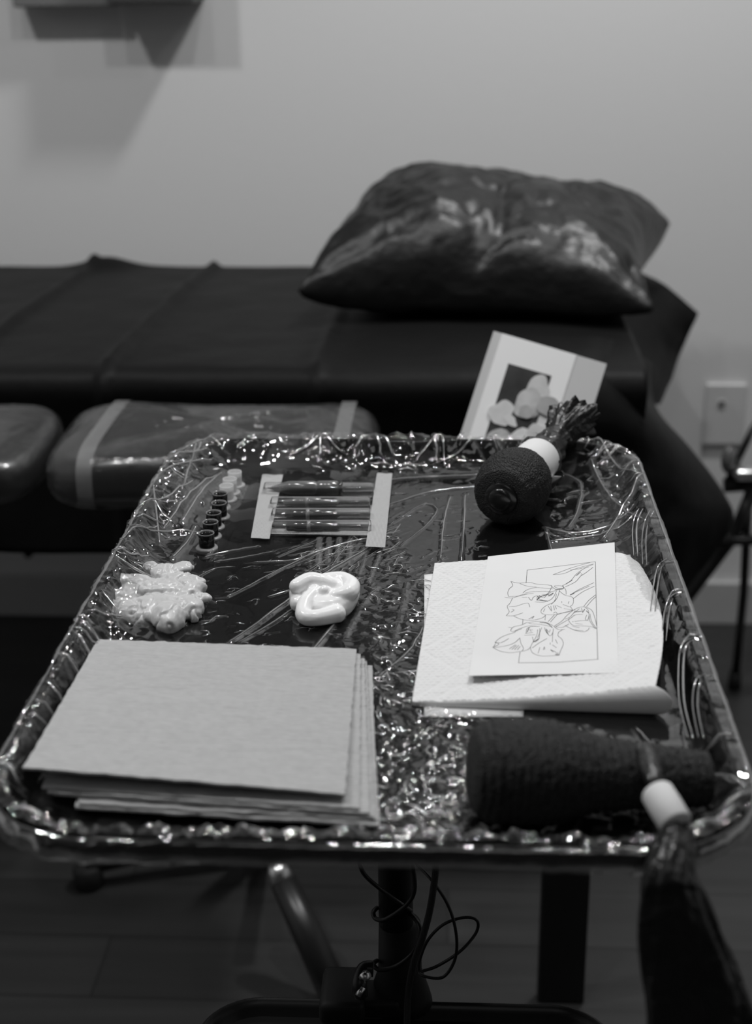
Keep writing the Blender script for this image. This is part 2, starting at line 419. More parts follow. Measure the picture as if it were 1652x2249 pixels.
# the black disposable sheet over the bed: cross-section over Y, swept in X, with pressed folds
def sheet_profile(s):
    """s metres from the back edge; returns (y, z)"""
    L1 = BY1-BY0
    if s < 0: return BY1+0.012, BZ+0.002+s
    if s < L1: return BY1-s, BZ+0.004+0.004*math.sin(s*5)
    t = s-L1; R = 0.03
    if t < R*1.57:
        a = t/R; return BY0-R*math.sin(a)*0.9, BZ+0.004-R*(1-math.cos(a))
    t -= R*1.57
    return BY0-0.9*R+min(t, 0.12)*0.32, BZ+0.004-R-t
nu, nv = 260, 110
folds = [  # two points each on the bed top (pixel of the photo -> bed plane), fold height
    (at(475, 588, BZ), at(235, 812, BZ), 0.009), (at(200, 600, BZ), at(0, 742, BZ), 0.008), (at(745, 700, BZ), at(705, 800, BZ), 0.005)]
Pv = []; smax = (BY1-BY0)+0.29; SX1 = BX1+0.012
for i in range(nu):
    x = BX0-0.01+(SX1-BX0+0.01)*i/(nu-1)
    for j in range(nv):
        s = -0.14+(smax+0.14)*j/(nv-1)
        y, z = sheet_profile(s)
        hh = 0.0
        for (A, B, H) in folds:
            yy = max(min(y, A.y), B.y)
            t = (A.y-yy)/(A.y-B.y); xf = A.x+(B.x-A.x)*t
            dx = (x-xf); hh += 1.25*H*math.exp(-(dx/0.0085)**2)
        wz = 0.004*fbm(x*3.2, s*4.0, 3.0)
        if s > BY1-BY0:
            y -= hh + wz*1.5 + 0.004*math.sin(x*9+2*s); z += 0.0
            if s > BY1-BY0+0.2: z += 0.02*fbm(x*1.6, 7.0)
        elif s < 0: y += abs(wz)
        else: z += hh+abs(wz)+(0.018*math.exp(-((x+0.60)/0.05)**2-((y-2.45)/0.03)**2))
        Pv.append(Vector((x, y, z)))
mb = MB(); mb.add(Pv, grid_faces(nu, nv))
# right end: a corner flap and the long point that hangs over the foot of the bed
def strip(rows, cols_=26, amp=0.004, seed=0.0):
    """rows: lists of (px,py,Y) control points, swept smoothly"""
    R = [smoothpath([atY(*q) for q in r], 8) for r in rows]
    n = len(R[0]); C = []
    for k in range(n): C.append(smoothpath([r[k] for r in R], 8))
    V = []; nu_, nv_ = n, len(C[0])
    for i in range(nu_):
        for j in range(nv_):
            q = C[i][j].copy(); q.y += amp*fbm(q.x*12+seed, q.z*12, seed); V.append(q)
    return V, grid_faces(nu_, nv_)
V, Fc = strip([[(1375, 585, 2.42), (1460, 625, 2.40), (1534, 688, 2.36)],
               [(1370, 690, 2.20), (1440, 730, 2.28), (1500, 765, 2.34)],
               [(1340, 760, 2.02), (1420, 800, 2.18), (1478, 825, 2.30)],
               [(1330, 830, 1.90), (1400, 865, 2.08), (1448, 888, 2.26)]], amp=0.02, seed=2.0)
mb.add(V, Fc)
def onbed(px, py, lift=0.012): return (px, py, at(px, py, BZ+lift).y)
V, Fc = strip([[onbed(1090, 735), onbed(1240, 738), onbed(1340, 745), (1432, 800, 2.08)],
               [onbed(1090, 785), onbed(1240, 785), (1350, 800, 1.86), (1440, 893, 1.98)],
               [(1095, 850, 1.765), (1260, 850, 1.765), (1400, 905, 1.80), (1520, 990, 1.95)],
               [(1100, 1010, 1.765), (1300, 1020, 1.765), (1470, 1060, 1.82), (1592, 1088, 1.94)],
               [(1120, 1120, 1.77), (1320, 1150, 1.77), (1490, 1160, 1.83), (1608, 1150, 1.94)],
               [(1150, 1220, 1.79), (1340, 1250, 1.79), (1460, 1265, 1.84), (1540, 1250, 1.92)],
               [(1180, 1300, 1.81), (1340, 1325, 1.82), (1420, 1330, 1.86), (1488, 1318, 1.91)]], amp=0.012, seed=9.0)
mb.add(V, Fc)
bs = mb.build('bed_sheet', M_sheet)
tag(bs, 'black disposable plastic sheet with pressed folds draped over the treatment bed', 'sheet')
sm = bs.modifiers.new('t', 'SOLIDIFY'); sm.thickness = 0.0008

# ------------------------------------------------------------------ pillow in black plastic
cf = [atY(652, 642, 2.00), atY(1440, 682, 1.98), atY(1474, 490, 2.36), atY(822, 436, 2.36)]  # FL, FR, BR, BL
def pillow_pt(u, v, top):
    ub, vb = (u+1)/2, (v+1)/2
    base = (cf[0]*(1-ub)+cf[1]*ub)*(1-vb)+(cf[3]*(1-ub)+cf[2]*ub)*vb
    ctr = (cf[0]+cf[1]+cf[2]+cf[3])/4
    # edges bow inwards between the four corners
    pin = 0.045*((1-u*u)*abs(v)**3) ; pin2 = (0.035 if u > 0 else 0.012)*((1-v*v)*abs(u)**3)
    base = base+Vector(((-pin2)*(1 if u > 0 else -1), (-pin)*(1 if v > 0 else -1), 0))
    k = (max(0, 1-abs(u)**3.2)*max(0, (1-v**2)))**0.40
    zc = base.z
    if top:
        q = base+Vector((0, 0, 0.100*k*(1+.16*math.exp(-((u+.5)/.4)**2-((v-.1)/.6)**2))))
    else:
        zb = BZ+0.006
        q = base+Vector((0, 0, -k**0.8*max(0, base.z-zb)))
    w = k**0.5
    n1 = 0.010*fbm(u*2.4+5, v*2.4, 1.0 if top else 8.0)+0.004*fbm(u*7, v*4, 3.0)
    crease = -0.010*math.exp(-((u-0.02+0.10*v)/0.035)**2)*math.exp(-((v+0.25)/0.6)**2)
    # radiating puckers from the corners
    pk = 0.0
    for (cu, cv) in ((-1, -1), (1, -1), (1, 1), (-1, 1)):
        r = math.hypot(u-cu, v-cv); an = math.atan2(v-cv, u-cu)
        pk += 0.006*math.sin(an*11+cu)*math.exp(-(r/0.55)**2)*min(1, r*4)
    q.z += (n1+(crease if top else 0)+pk)*w*(1 if top else -0.6)
    q.z += (0.012*abs(fbm(u*1.6+2, v*1.3+7, 2.0, 2))-0.004-0.008*max(0, 1-abs(fbm(u*2.2, v*1.1, 11.0, 1))*9))*w*(1/(1+math.exp((v-.15)*9))) if top else 0
    # front face dent
    if top: q.z -= 0.016*math.exp(-((u+0.02)/0.10)**2-((v+0.78)/0.16)**2)
    return q
n = 90; tt = [Vector(pillow_pt(-1+2*i/(n-1), -1+2*j/(n-1), True)) for i in range(n) for j in range(n)]
bb = [Vector(pillow_pt(-1+2*i/(n-1), -1+2*j/(n-1), False)) for i in range(n) for j in range(n)]
mb = MB(); mb.add(tt, [q[::-1] for q in grid_faces(n, n)]); mb.add(bb, grid_faces(n, n))
o = mb.build('pillow', M_pillow); tag(o, 'puffy pillow covered in shiny black plastic on the treatment bed', 'pillow')
bm = bmesh.new(); bm.from_mesh(o.data); bmesh.ops.remove_doubles(bm, verts=bm.verts, dist=0.0006); bm.to_mesh(o.data); bm.free()
for q in o.data.polygons: q.use_smooth = True
me = o.data

# ------------------------------------------------------------------ wrapped armrests
def armrest(x0, x1, y0, y1, z, label, name='armrest', tapes=()):
    cx_, cy_ = (x0+x1)/2, (y0+y1)/2
    rt = root(name, (cx_, cy_, 0), label, 'armrest', None)
    def cush(off, hz):
        V = []; nu_, nv_ = 56, 28
        hx, hy = (x1-x0)/2+off, (y1-y0)/2+off
        for i in range(nu_):
            a = 2*math.pi*i/nu_
            for j in range(nv_):
                b_ = -math.pi/2+math.pi*j/(nv_-1)
                e = lambda t, p_: math.copysign(abs(t)**p_, t)
                r = e(math.cos(b_), 0.35)
                V.append(Vector((cx_+hx*e(math.cos(a), 0.45)*r, cy_+hy*e(math.sin(a), 0.45)*r, z-hz+ (hz+off)*e(math.sin(b_), 0.7)
                                 + 0.004*math.sin(a*3))))
        Fq = [(i*nv_+j, ((i+1) % nu_)*nv_+j, ((i+1) % nu_)*nv_+j+1, i*nv_+j+1) for i in range(nu_) for j in range(nv_-1)]
        return V, Fq
    V, Fq = cush(0, 0.036); link('cushion', V, Fq, M_cush, rt)
    V, Fq = cush(0.004, 0.036)
    V = [v+Vector((0, 0, 0.003*fbm(v.x*18, v.y*18, v.z*20))) for v in V]
    link('clear_wrap', V, Fq, M_wrap, rt)
    for tx in tapes:
        vs = []; pr = []
        for k in range(25):
            b_ = math.pi*(-0.18+1.18*k/24)
            e = lambda t, p_: math.copysign(abs(t)**p_, t)
            yy = cy_-(e(math.cos(b_), 0.35))*((y1-y0)/2+0.0055); zz = z-0.036+0.0405*e(math.sin(b_), 0.7)
            pr.append((yy, zz))
        for (yy, zz) in pr: vs += [Vector((tx-0.009, yy, zz)), Vector((tx+0.009, yy, zz))]
        link('tape_band', vs, [(2*k, 2*k+1, 2*k+3, 2*k+2) for k in range(24)], M_bandtape, rt)
    return rt, cx_, cy_
M_cush = mat('black_vinyl', 0.02, 0.35, spec=0.5, coat=0.3)
M_bandtape = mat('clear_band_tape', 0.40, 0.5, alpha=0.30)
rt, ax, ay = armrest(-0.462, -0.088, 1.47, 1.70, 0.712, 'dark cushioned armrest wrapped in clear film with two tape bands, left of the photo card',
                     tapes=(-0.405, -0.125))
mb = MB(); mb.tube([(ax, ay, 0.64), (ax, ay+0.02, 0.3), (-0.262, 1.75, 0.06)], 0.016, 14); mb.build('post', M_black, rt)
hub = Vector((-0.258, 1.74, 0.05))
mb = MB(); mb.lathe([(0, 0.03), (0.05, 0.026), (0.07, 0.018)], (hub.x, hub.y, 0.03), (0, 0, 1), 24); mb.build('hub', M_black, rt)
e1 = at(192, 1905, 0.03)
mb = MB(); mb.tube([hub, hub.lerp(e1, 0.5)+Vector((0, 0, 0.006)), e1], [0.016, 0.013, 0.011], 12); l_ = mb.build('leg', M_black, rt)
mb = MB(); mb.lathe([(0, 0.016), (0.004, 0.021), (0.03, 0.021), (0.034, 0.016)], (e1.x, e1.y, 0.0), (0, 0, 1), 20); mb.build('foot', M_rubber, l_)
s0, s1, s2 = at(602, 1893, 0.16), at(622, 1935, 0.14), at(745, 2200, 0.02)
mb = MB(); mb.tube([hub+Vector((0, -0.01, 0.0)), s0.lerp(hub, 0.1)], 0.012, 12); mb.tube([s1, s1.lerp(s2, 0.5), s2], [0.017, 0.019, 0.021], 14); l_ = mb.build('leg', M_black, rt)
mb = MB(); mb.tube([s0, s0.lerp(s1, 0.4), s1.lerp(s2, 0.02)], [0.008, 0.0145, 0.0145], 16); mb.build('chrome_sleeve', M_chrome, l_)
e3 = Vector((-0.30, 2.02, 0.03)); mb = MB(); mb.tube([hub, e3], [0.016, 0.011], 12); mb.build('leg', M_black, rt)

rt, ax, ay = armrest(-0.86, -0.485, 1.50, 1.73, 0.70, 'dark cushion wrapped in clear film cut off by the left edge', 'armrest')
mb = MB(); mb.tube([(ax-0.1, ay, 0.64), (ax-0.1, ay, 0.0)], 0.018, 14); mb.build('post', M_black, rt)

# post with a low ledge behind the tray that carries the photo card
p0 = at(1228, 2205, 0.0)
rt = root('card_stand', (p0.x, p0.y, 0), 'wide flat black upright standing on the floor behind the tray, below the photo card', 'stand')
mb = MB(); mb.box((p0.x+0.002, p0.y+0.01, 0.30), (0.058, 0.02, 0.60), 0.003); mb.build('upright', M_blackm, rt, smooth=False)
mb = MB(); mb.box((p0.x-0.02, p0.y+0.02, 0.606), (0.24, 0.07, 0.012), 0.003); mb.build('ledge', M_blackm, rt, smooth=False)

# ------------------------------------------------------------------ photo card
Y1, Y0 = 1.515, 1.455
tl, tr_ = atY(1085, 727, Y1), atY(1333, 799, Y1)
bl = atY(957, 962, Y0); brr = atY(1262, 962, Y0)
ux = (tr_-tl); W_ = ux.length; ux.normalize()
dn = (bl-tl); dn = (dn-ux*dn.dot(ux)*0.8).normalized()
Hc = (tl.z-0.614)/abs(dn.z)*0.93
nrm = ux.cross(dn).normalized(); nrm = nrm if nrm.y < 0 else -nrm
def card(u, v, lift=0.0): return tl+ux*(u*W_)+dn*(v*W_)+nrm*lift
rt = root('photo_card', tuple(card(0.5, Hc/W_)), 'grey card with a printed flower photo leaning behind the tray', 'card')
def flat(mb, poly, lift, th=0.0006):
    n_ = len(poly); a = [card(u, v, lift) for u, v in poly]; b_ = [card(u, v, lift-th) for u, v in poly]
    mb.add(a+b_, [tuple(range(n_)), tuple(range(2*n_-1, n_-1, -1))]+[(i, (i+1) % n_, n_+(i+1) % n_, n_+i) for i in range(n_)])
hv = Hc/W_
mb = MB(); flat(mb, [(0, 0), (1, 0), (1, hv), (0, hv)], 0.0, 0.003); mb.build('backing_card', M_card, rt, smooth=False)
mb = MB(); flat(mb, [(0.075, 0.0), (0.73, 0.0), (0.73, hv-0.05), (0.075, hv-0.05)], 0.0008); pg = mb.build('print_sheet', M_print, rt, smooth=False)
mb = MB(); flat(mb, [(0.20, 0.235), (0.58, 0.235), (0.58, 1.25), (0.20, 1.25)], 0.0013); mb.build('printed_photo', M_photo, pg, smooth=False)
def blobpoly(cu, cv, ru, rv, rot, n_=22, k=0.08, ph=0):
    out = []; ru *= 1.12; rv *= 1.12
    for i in range(n_):
        a = 2*math.pi*i/n_; r = 1+k*math.sin(3*a+ph)+k*0.6*math.sin(5*a+2*ph)
        x, y = ru*r*math.cos(a), rv*r*math.sin(a)
        out.append((cu+x*math.cos(rot)-y*math.sin(rot), cv+x*math.sin(rot)+y*math.cos(rot)))
    return out
M_pt = [M_petal, mat('mid_petal_print', 0.50, 0.5, colvar=(45, 0.25)), mat('light_petal_print', 0.70, 0.5, colvar=(40, 0.15))]
def petals(lst, lift, m_, name):
    for i, q in enumerate(lst):
        mb = MB(); flat(mb, blobpoly(*q), lift+0.0003*i, 0.0003); mb.build(name, M_pt[i % 3] if m_ is M_petal else m_, pg, smooth=False)
petals([(0.50, 0.40, 0.09, 0.13, 0.1, 22, .08, 1), (0.47, 0.52, 0.11, 0.12, 0.3, 22, .08, 2), (0.27, 0.66, 0.09, 0.10, 0.4, 22, .12, 0), (0.36, 0.70, .06, .035, .5, 22, .1, 1),
        (0.35, 0.92, 0.13, 0.11, 0.2, 22, .1, 2), (0.52, 0.88, 0.12, 0.13, 0.4, 22, .1, 3), (0.62, 0.78, 0.09, 0.11, 0, 22, .1, 3)], 0.0018, M_petal, 'printed_flower')
petals([(0.64, 0.50, 0.10, 0.075, 0.15, 22, .06, 1), (0.46, 0.60, 0.055, 0.05, 0.3, 22, .1, 2), (0.43, 0.98, 0.05, 0.03, 0.3, 22, .1, 2)], 0.0040, M_petal2, 'printed_flower')

# ------------------------------------------------------------------ tubular frame at the right edge
YF = 2.22
rt = root('tubular_frame', tuple(at(1620, 1500, 0)), 'black tubular metal frame with slanted struts, partly seen at the right edge', 'frame')
def bar(name, pts, r, m_=None): mb = MB(); mb.tube([atY(*q) for q in pts], r, 12); return mb.build(name, m_ or M_black, rt)
bar('upper_strut', [(1720, 845, YF+0.1), (1652, 945, YF), (1598, 1058, YF)], 0.006)
bar('crossbar', [(1590, 1066, YF), (1652, 1062, YF), (1800, 1060, YF)], 0.0125)
bar('crossbar', [(1570, 1188, YF), (1652, 1186, YF), (1800, 1186, YF)], 0.009)
bar('lower_strut', [(1652, 1080, YF), (1610, 1180, YF+0.01), (1496, 1330, YF+0.03), (1404, 1450, YF+0.05), (1367, 1497, YF+0.057)], 0.011)
bar('leg', [(1646, 1050, YF-.005), (1634, 1300, YF+0.04), (1614, 1500, 2.29)], 0.0075)
mb = MB(); q = at(1614, 1497, 0.012); mb.lathe([(0, 0.012), (0.03, 0.011)], (q.x, q.y, 0.0), (0, 0, 1), 16); mb.build('foot', M_rubber, rt)
bar('leg', [(1800, 1050, YF), (1795, 1500, 2.29)], 0.0075)
q = atY(1600, 1010, YF-0.01); mb = MB(); ico(mb, q, 0.015, 2, (0.8, 0.8, 1.6)); mb.build('clamp', M_smoke2, rt)
q = atY(1645, 1040, YF-0.02); mb = MB(); mb.box(q, (0.05, 0.03, 0.02), 0.008); mb.build('shiny_film_patch', M_chrome, rt)  # chrome block added in place of a shiny patch of clear film

# ------------------------------------------------------------------ instrument stand below the tray
TX, TY, HX, HY, RC = -0.045, 0.9515, 0.212, 0.3295, 0.070
ZR, ZF = 0.800, 0.777
def rr(d, narc=14, nside=40, dx=0.0):
    """rounded rectangle inset by d, counter-clockwise, constant point count"""
    hx, hy, R = HX-d, HY-d, max(RC-d, 0.004); out = []
    cs = [(hx-R, hy-R, 0), (-(hx-R), hy-R, 90), (-(hx-R), -(hy-R), 180), (hx-R, -(hy-R), 270)]
    for i, (cx_, cy_, a0) in enumerate(cs):
        for k in range(narc+1):
            a = math.radians(a0+90*k/narc); out.append(Vector((TX+cx_+R*math.cos(a), TY+cy_+R*math.sin(a), 0)))
        nx_, ny_, na = cs[(i+1) % 4]; a = math.radians(na)
        e = Vector((TX+nx_+R*math.cos(a), TY+ny_+R*math.sin(a), 0)); s_ = out[-1].copy()
        for k in range(1, nside): out.append(s_.lerp(e, k/nside))
    return out
PX, PY = at(866, 2050, 0.53).x, 0.93
rt = root('instrument_stand', (PX, PY, 0), 'black pole stand with a clamp and a round-cornered lower shelf carrying the wrapped tray', 'stand')
mb = MB(); mb.tube([(PX, PY, 0.441), (PX, PY, 0.768)], 0.0135, 24)
mb.build('pole', M_blackm, rt)
mb = MB(); mb.box((PX, PY, 0.7655), (0.30, 0.03, 0.014), 0.003); mb.box((PX, PY, 0.7655), (0.03, 0.46, 0.014), 0.003); mb.build('tray_support', M_blackm, rt, smooth=False)
mb = MB(); mb.lathe([(0, 0.026), (0.008, 0.024), (0.03, 0.0175), (0.075, 0.0165)], (PX+0.003, PY, 0.441), (0, 0, 1), 28); mb.build('collar', M_blackm, rt)
cb = at(752, 2215, 0.452)
mb = MB(); mb.box((cb.x, PY-0.01, 0.452), (0.036, 0.05, 0.022), 0.006); mb.box((cb.x+0.02, PY-0.01, 0.450), (0.05, 0.03, 0.016), 0.004); cl_ = mb.build('clamp_block', M_blackm, rt)
ls = [at(*q) for q in ((792, 2185, 0.49), (790, 2160, 0.50), (800, 2130, 0.505), (820, 2128, 0.505))]
mb = MB(); mb.tube(smoothpath([ls[0], ls[1], ls[2], ls[3]], 6), 0.006, 10); mb.build('lever', M_black, cl_)
mb = MB(); mb.tube([at(786, 2188, 0.495), at(797, 2168, 0.50)], 0.0025, 8); mb.tube([at(798, 2150, 0.508), at(806, 2140, 0.508)], 0.004, 8); mb.build('pin', M_chrome, cl_)
# lower shelf
zs = 0.44; xl, xr = at(437, 2230, zs).x, at(1352, 2235, zs).x; yb = at(900, 2192, zs).y
def rrect(x0, x1, y0, y1, R, z, n_=10):
    out = []
    for (cx_, cy_, a0) in ((x1-R, y1-R, 0), (x0+R, y1-R, 90), (x0+R, y0+R, 180), (x1-R, y0+R, 270)):
        for k in range(n_+1):
            a = math.radians(a0+90*k/n_); out.append(Vector((cx_+R*math.cos(a), cy_+R*math.sin(a), z)))
    return out
rings = []
for (d, z) in ((0.010, zs-0.022), (0.002, zs-0.018), (0, zs-0.008), (0.001, zs-0.002), (0.004, zs), (0.007, zs-0.001), (0.009, zs-0.006), (0.012, zs-0.012)):
    rings.append(rrect(xl+d, xr-d, yb-0.34+d, yb-d, 0.05-d, z))
nn = len(rings[0]); V = [p for r in rings for p in r]
Fq = [(i*nn+k, (i+1)*nn+k, (i+1)*nn+(k+1) % nn, i*nn+(k+1) % nn) for i in range(len(rings)-1) for k in range(nn)]
Fq = [q[::-1] for q in Fq]
Fq += [tuple(range(nn-1, -1, -1)), tuple((len(rings)-1)*nn+k for k in range(nn))]
sh = link('lower_shelf', V, Fq, M_black, rt); autosmooth(sh, 50)
for (lx, ly) in ((xl+0.03, yb-0.05), (xr-0.03, yb-0.05), (xl+0.03, yb-0.30), (xr-0.03, yb-0.30)):
    mb = MB(); mb.tube([(lx, ly, zs-0.02), (lx, ly, 0)], 0.010, 12); mb.build('leg', M_black, rt)

# cables
def cable(pts, r, name, label, m_=M_cable, group=None):
    mb = MB(); mb.tube(smoothpath([at2(q) for q in pts], 10), r, 10); o = mb.build(name, m_); tag(o, label, 'cable', group); return o
def at2(q): return atY(q[0], q[1], q[2])
cable([(958, 1885, .86), (955, 1930, .86), (944, 2000, .86), (928, 2060, .86), (908, 2120, .87), (896, 2190, .87), (893, 2300, .86)], 0.0026, 'braided_cable',
      'thick braided black cable hanging down beside the stand pole', M_braid)
cable([(912, 1895, .90), (950, 1935, .88), (985, 1990, .88), (1002, 2050, .88), (1000, 2105, .88), (975, 2145, .88), (940, 2146, .88), (922, 2136, .885), (960, 2122, .89), (1010, 2090, .89),
       (1045, 2050, .90), (1048, 2022, .90), (1020, 2015, .90), (975, 2030, .90), (940, 2065, .90), (922, 2110, .90), (922, 2136, .90)], 0.0012, 'thin_cable',
      'thin black cable drooping in open loops right of the stand pole')
cable([(788, 1892, .90), (800, 1920, .90), (830, 1948, .91), (880, 1985, .912), (902, 2000, .92)], 0.0017, 'thin_cable', 'thin black cable crossing from the left to the top of the stand pole')
cable([(905, 1890, .91), (911, 1950, .908), (895, 1985, .908), (850, 2018, .908), (826, 2018, .912), (820, 2004, .918), (828, 1994, .93)], 0.0018, 'thin_cable', 'black cable looped once round the middle of the stand pole')
cable([(900, 2005, .925), (920, 2030, .905), (922, 2060, .90), (905, 2095, .905), (870, 2122, .906), (835, 2130, .907), (820, 2118, .912), (828, 2110, .925)], 0.0018, 'thin_cable', 'black cable looped round the stand pole just above the clamp')

# ------------------------------------------------------------------ tray
prof = [(0.022, 0.7735), (0.0125, 0.782), (0.0105, 0.790), (0.004, 0.7885), (0.0005, 0.791), (0, 0.796), (0.0012, 0.7992), (0.003, ZR), (0.0072, ZR), (0.0092, 0.7985), (0.0105, 0.793),
        (0.0135, 0.783), (0.017, 0.7785), (0.022, ZF)]
rings = []
for d, z in prof: rings.append([Vector((p.x, p.y, z)) for p in rr(d)])
nn = len(rings[0]); V = [p for r in rings for p in r]
Fq = [(i*nn+(k+1) % nn, (i+1)*nn+(k+1) % nn, (i+1)*nn+k, i*nn+k) for i in range(len(rings)-1) for k in range(nn)]
Fq = [q[::-1] for q in Fq]
Fq += [tuple(range(nn-1, -1, -1)), tuple((len(rings)-1)*nn+k for k in range(nn))]
tray = link('instrument_tray', V, Fq, M_tray); autosmooth(tray, 60)
tag(tray, 'black round-cornered instrument tray with raised rim, on its pole stand', 'tray')

# ------------------------------------------------------------------ cling film over the tray
rng = np.random.RandomState(7); random.seed(5)
step = 0.00105
xs = np.arange(TX-HX, TX+HX+1e-6, step); ys = np.arange(TY-HY, TY+HY+1e-6, step)
XX, YY = np.meshgrid(xs, ys, indexing='ij')
def sdin(x, y):
    qx = np.abs(x-TX)-HX+RC; qy = np.abs(y-TY)-HY+RC
    return -(np.hypot(np.maximum(qx, 0), np.maximum(qy, 0))+np.minimum(np.maximum(qx, qy), 0)-RC)
D = sdin(XX, YY)
def vnoise(x, y, f, seed):
    """smooth value noise"""
    r = np.random.RandomState(seed).rand(64, 64)
    a, b_ = x*f+100, y*f+100; i, j = np.floor(a).astype(int), np.floor(b_).astype(int); u, v_ = a-i, b_-j
    u = u*u*(3-2*u); v_ = v_*v_*(3-2*v_)
    g = lambda p_, q_: r[p_ % 64, q_ % 64]
    return (g(i, j)*(1-u)+g(i+1, j)*u)*(1-v_)+(g(i, j+1)*(1-u)+g(i+1, j+1)*u)*v_
zt = np.interp(D, [0, .003, .0085, .0115, .016, .021, .03, .1], [.8008, .8012, .8011, .7950, .7858, .7797, .7782, .7782])
zt2 = np.interp(D, [0, .003, .010, .022, .040, .060, .075, .1], [.8008, .8016, .8020, .7985, .7905, .7820, .7784, .7782])
def gb(cx_, cy_, sx__, sy__): return np.exp(-((XX-cx_)/sx__)**2-((YY-cy_)/sy__)**2)
W = np.clip(1.5*gb(-0.225, 1.225, .07, .11)+0.6*gb(0.14, 1.23, .05, .06)+0.55*gb(-0.24, .98, .04, .16)+0.5*gb(0.155, 1.05, .03, .12)+0.35*gb(-.1, 1.27, .2, .03)
            + 0.35*gb(-.24, .70, .05, .08)+.3*gb(.14, .67, .05, .06), 0, 1)
W = np.clip(W*(0.7+0.6*vnoise(XX, YY, 25, 3)), 0, 1)
Z = zt*(1-W)+zt2*W
edge = np.exp(-(np.clip(D-.012, 0, 1)/.02)**2)
amp = 0.00015+0.0012*edge
Z += amp*(vnoise(XX, YY, 60, 11)-.35)
def crumple(n_, seed, ax_=1.0):
    """squared distance to the nearest of n_ scattered points: smooth dents that meet in sharp creases"""
    r = np.random.RandomState(seed); px = r.uniform(TX-HX, TX+HX, n_).astype(np.float32); py = r.uniform(TY-HY, TY+HY, n_).astype(np.float32)
    wx = (XX+.004*vnoise(XX, YY, 30, seed+1)).astype(np.float32); wy = (YY+.004*vnoise(XX, YY, 30, seed+2)).astype(np.float32)
    out = np.full(XX.shape, 1.0, np.float32)
    for a_, b__ in zip(px, py):
        R_ = 3.2*math.sqrt(HX*HY*4/n_)
        i0 = max(int((a_-R_-xs[0])/step), 0); i1 = min(int((a_+R_-xs[0])/step)+1, len(xs)); j0 = max(int((b__-R_-ys[0])/step), 0); j1 = min(int((b__+R_-ys[0])/step)+1, len(ys))
        sub = out[i0:i1, j0:j1]; np.minimum(sub, (wx[i0:i1, j0:j1]-a_)**2*ax_+(wy[i0:i1, j0:j1]-b__)**2, out=sub)
    return np.minimum(out, (3*math.sqrt(HX*HY*4/n_))**2)
base_zone = crumple(150, 31); edge_zone = crumple(2600, 33); fine_zone = crumple(4200, 35)
fz = np.clip(gb(.0, .70, .06, .10)*1.2+.5*gb(-.045, .90, .03, .12), 0, 1)*(0.3+0.7*vnoise(XX, YY, 40, 44))
er = np.clip(edge*(0.35+1.1*vnoise(XX, YY, 28, 41))*np.where((XX > TX+HX-.04) & (YY > .68) & (YY < 1.12), .15, 1.0), 0, 1)
Z += np.minimum(base_zone*1.0, .0008)+np.minimum(edge_zone*75*er, .0030)+np.minimum(fine_zone*110*fz, .0018)
zsmooth = Z.copy()
HZ = 0.002+0.05*W*vnoise(XX, YY, 60, 21)+0.10*W*(vnoise(XX+YY, XX-YY, 35, 22) > .62)
def ridge(P, h, w, haze=0.0):
    """raise the film along a polyline (list of xy) with a narrow ridge"""
    global Z, HZ
    for (a, b_) in zip(P[:-1], P[1:]):
        ax_, ay_, bx_, by_ = a[0], a[1], b_[0], b_[1]
        m_ = 3*w
        i0 = max(int((min(ax_, bx_)-m_-xs[0])/step), 0); i1 = min(int((max(ax_, bx_)+m_-xs[0])/step)+2, len(xs))
        j0 = max(int((min(ay_, by_)-m_-ys[0])/step), 0); j1 = min(int((max(ay_, by_)+m_-ys[0])/step)+2, len(ys))
        if i1 <= i0 or j1 <= j0: continue
        x, y = XX[i0:i1, j0:j1], YY[i0:i1, j0:j1]
        L2 = max((bx_-ax_)**2+(by_-ay_)**2, 1e-10)
        t = np.clip(((x-ax_)*(bx_-ax_)+(y-ay_)*(by_-ay_))/L2, 0, 1)
        dd_ = np.hypot(x-ax_-t*(bx_-ax_), y-ay_-t*(by_-ay_))
        k = np.exp(-(dd_/w)**2)
        Z[i0:i1, j0:j1] = np.maximum(Z[i0:i1, j0:j1], zsmooth[i0:i1, j0:j1]+h*k)
        if haze: HZ[i0:i1, j0:j1] = np.maximum(HZ[i0:i1, j0:j1], haze*(dd_ < w*1.2))
tubes = MB()
def zfilm(x, y):
    i = int(round((x-xs[0])/step)); j = int(round((y-ys[0])/step))
    i = min(max(i, 0), len(xs)-1); j = min(max(j, 0), len(ys)-1)
    return float(Z[i, j])
def inside(x, y, m_=0.001): return float(sdin(np.array(x), np.array(y))) > m_
fold_list = []
def crease(pts, h=0.0006, w=0.0016, haze=0.0, tube=0.0):
    """pts: list of xy"""
    ridge(pts, h, w, haze)
    if tube: fold_list.append((pts, tube))
def jitter(p_, a): return (p_[0]+random.gauss(0, a), p_[1]+random.gauss(0, a))
def path_px(pts, z=0.779, jit=0.0):
    P = [at(q[0], q[1], z) for q in pts]; P = smoothpath(P, 6)
    return [(v.x+random.gauss(0, jit), v.y+random.gauss(0, jit)) for v in P]
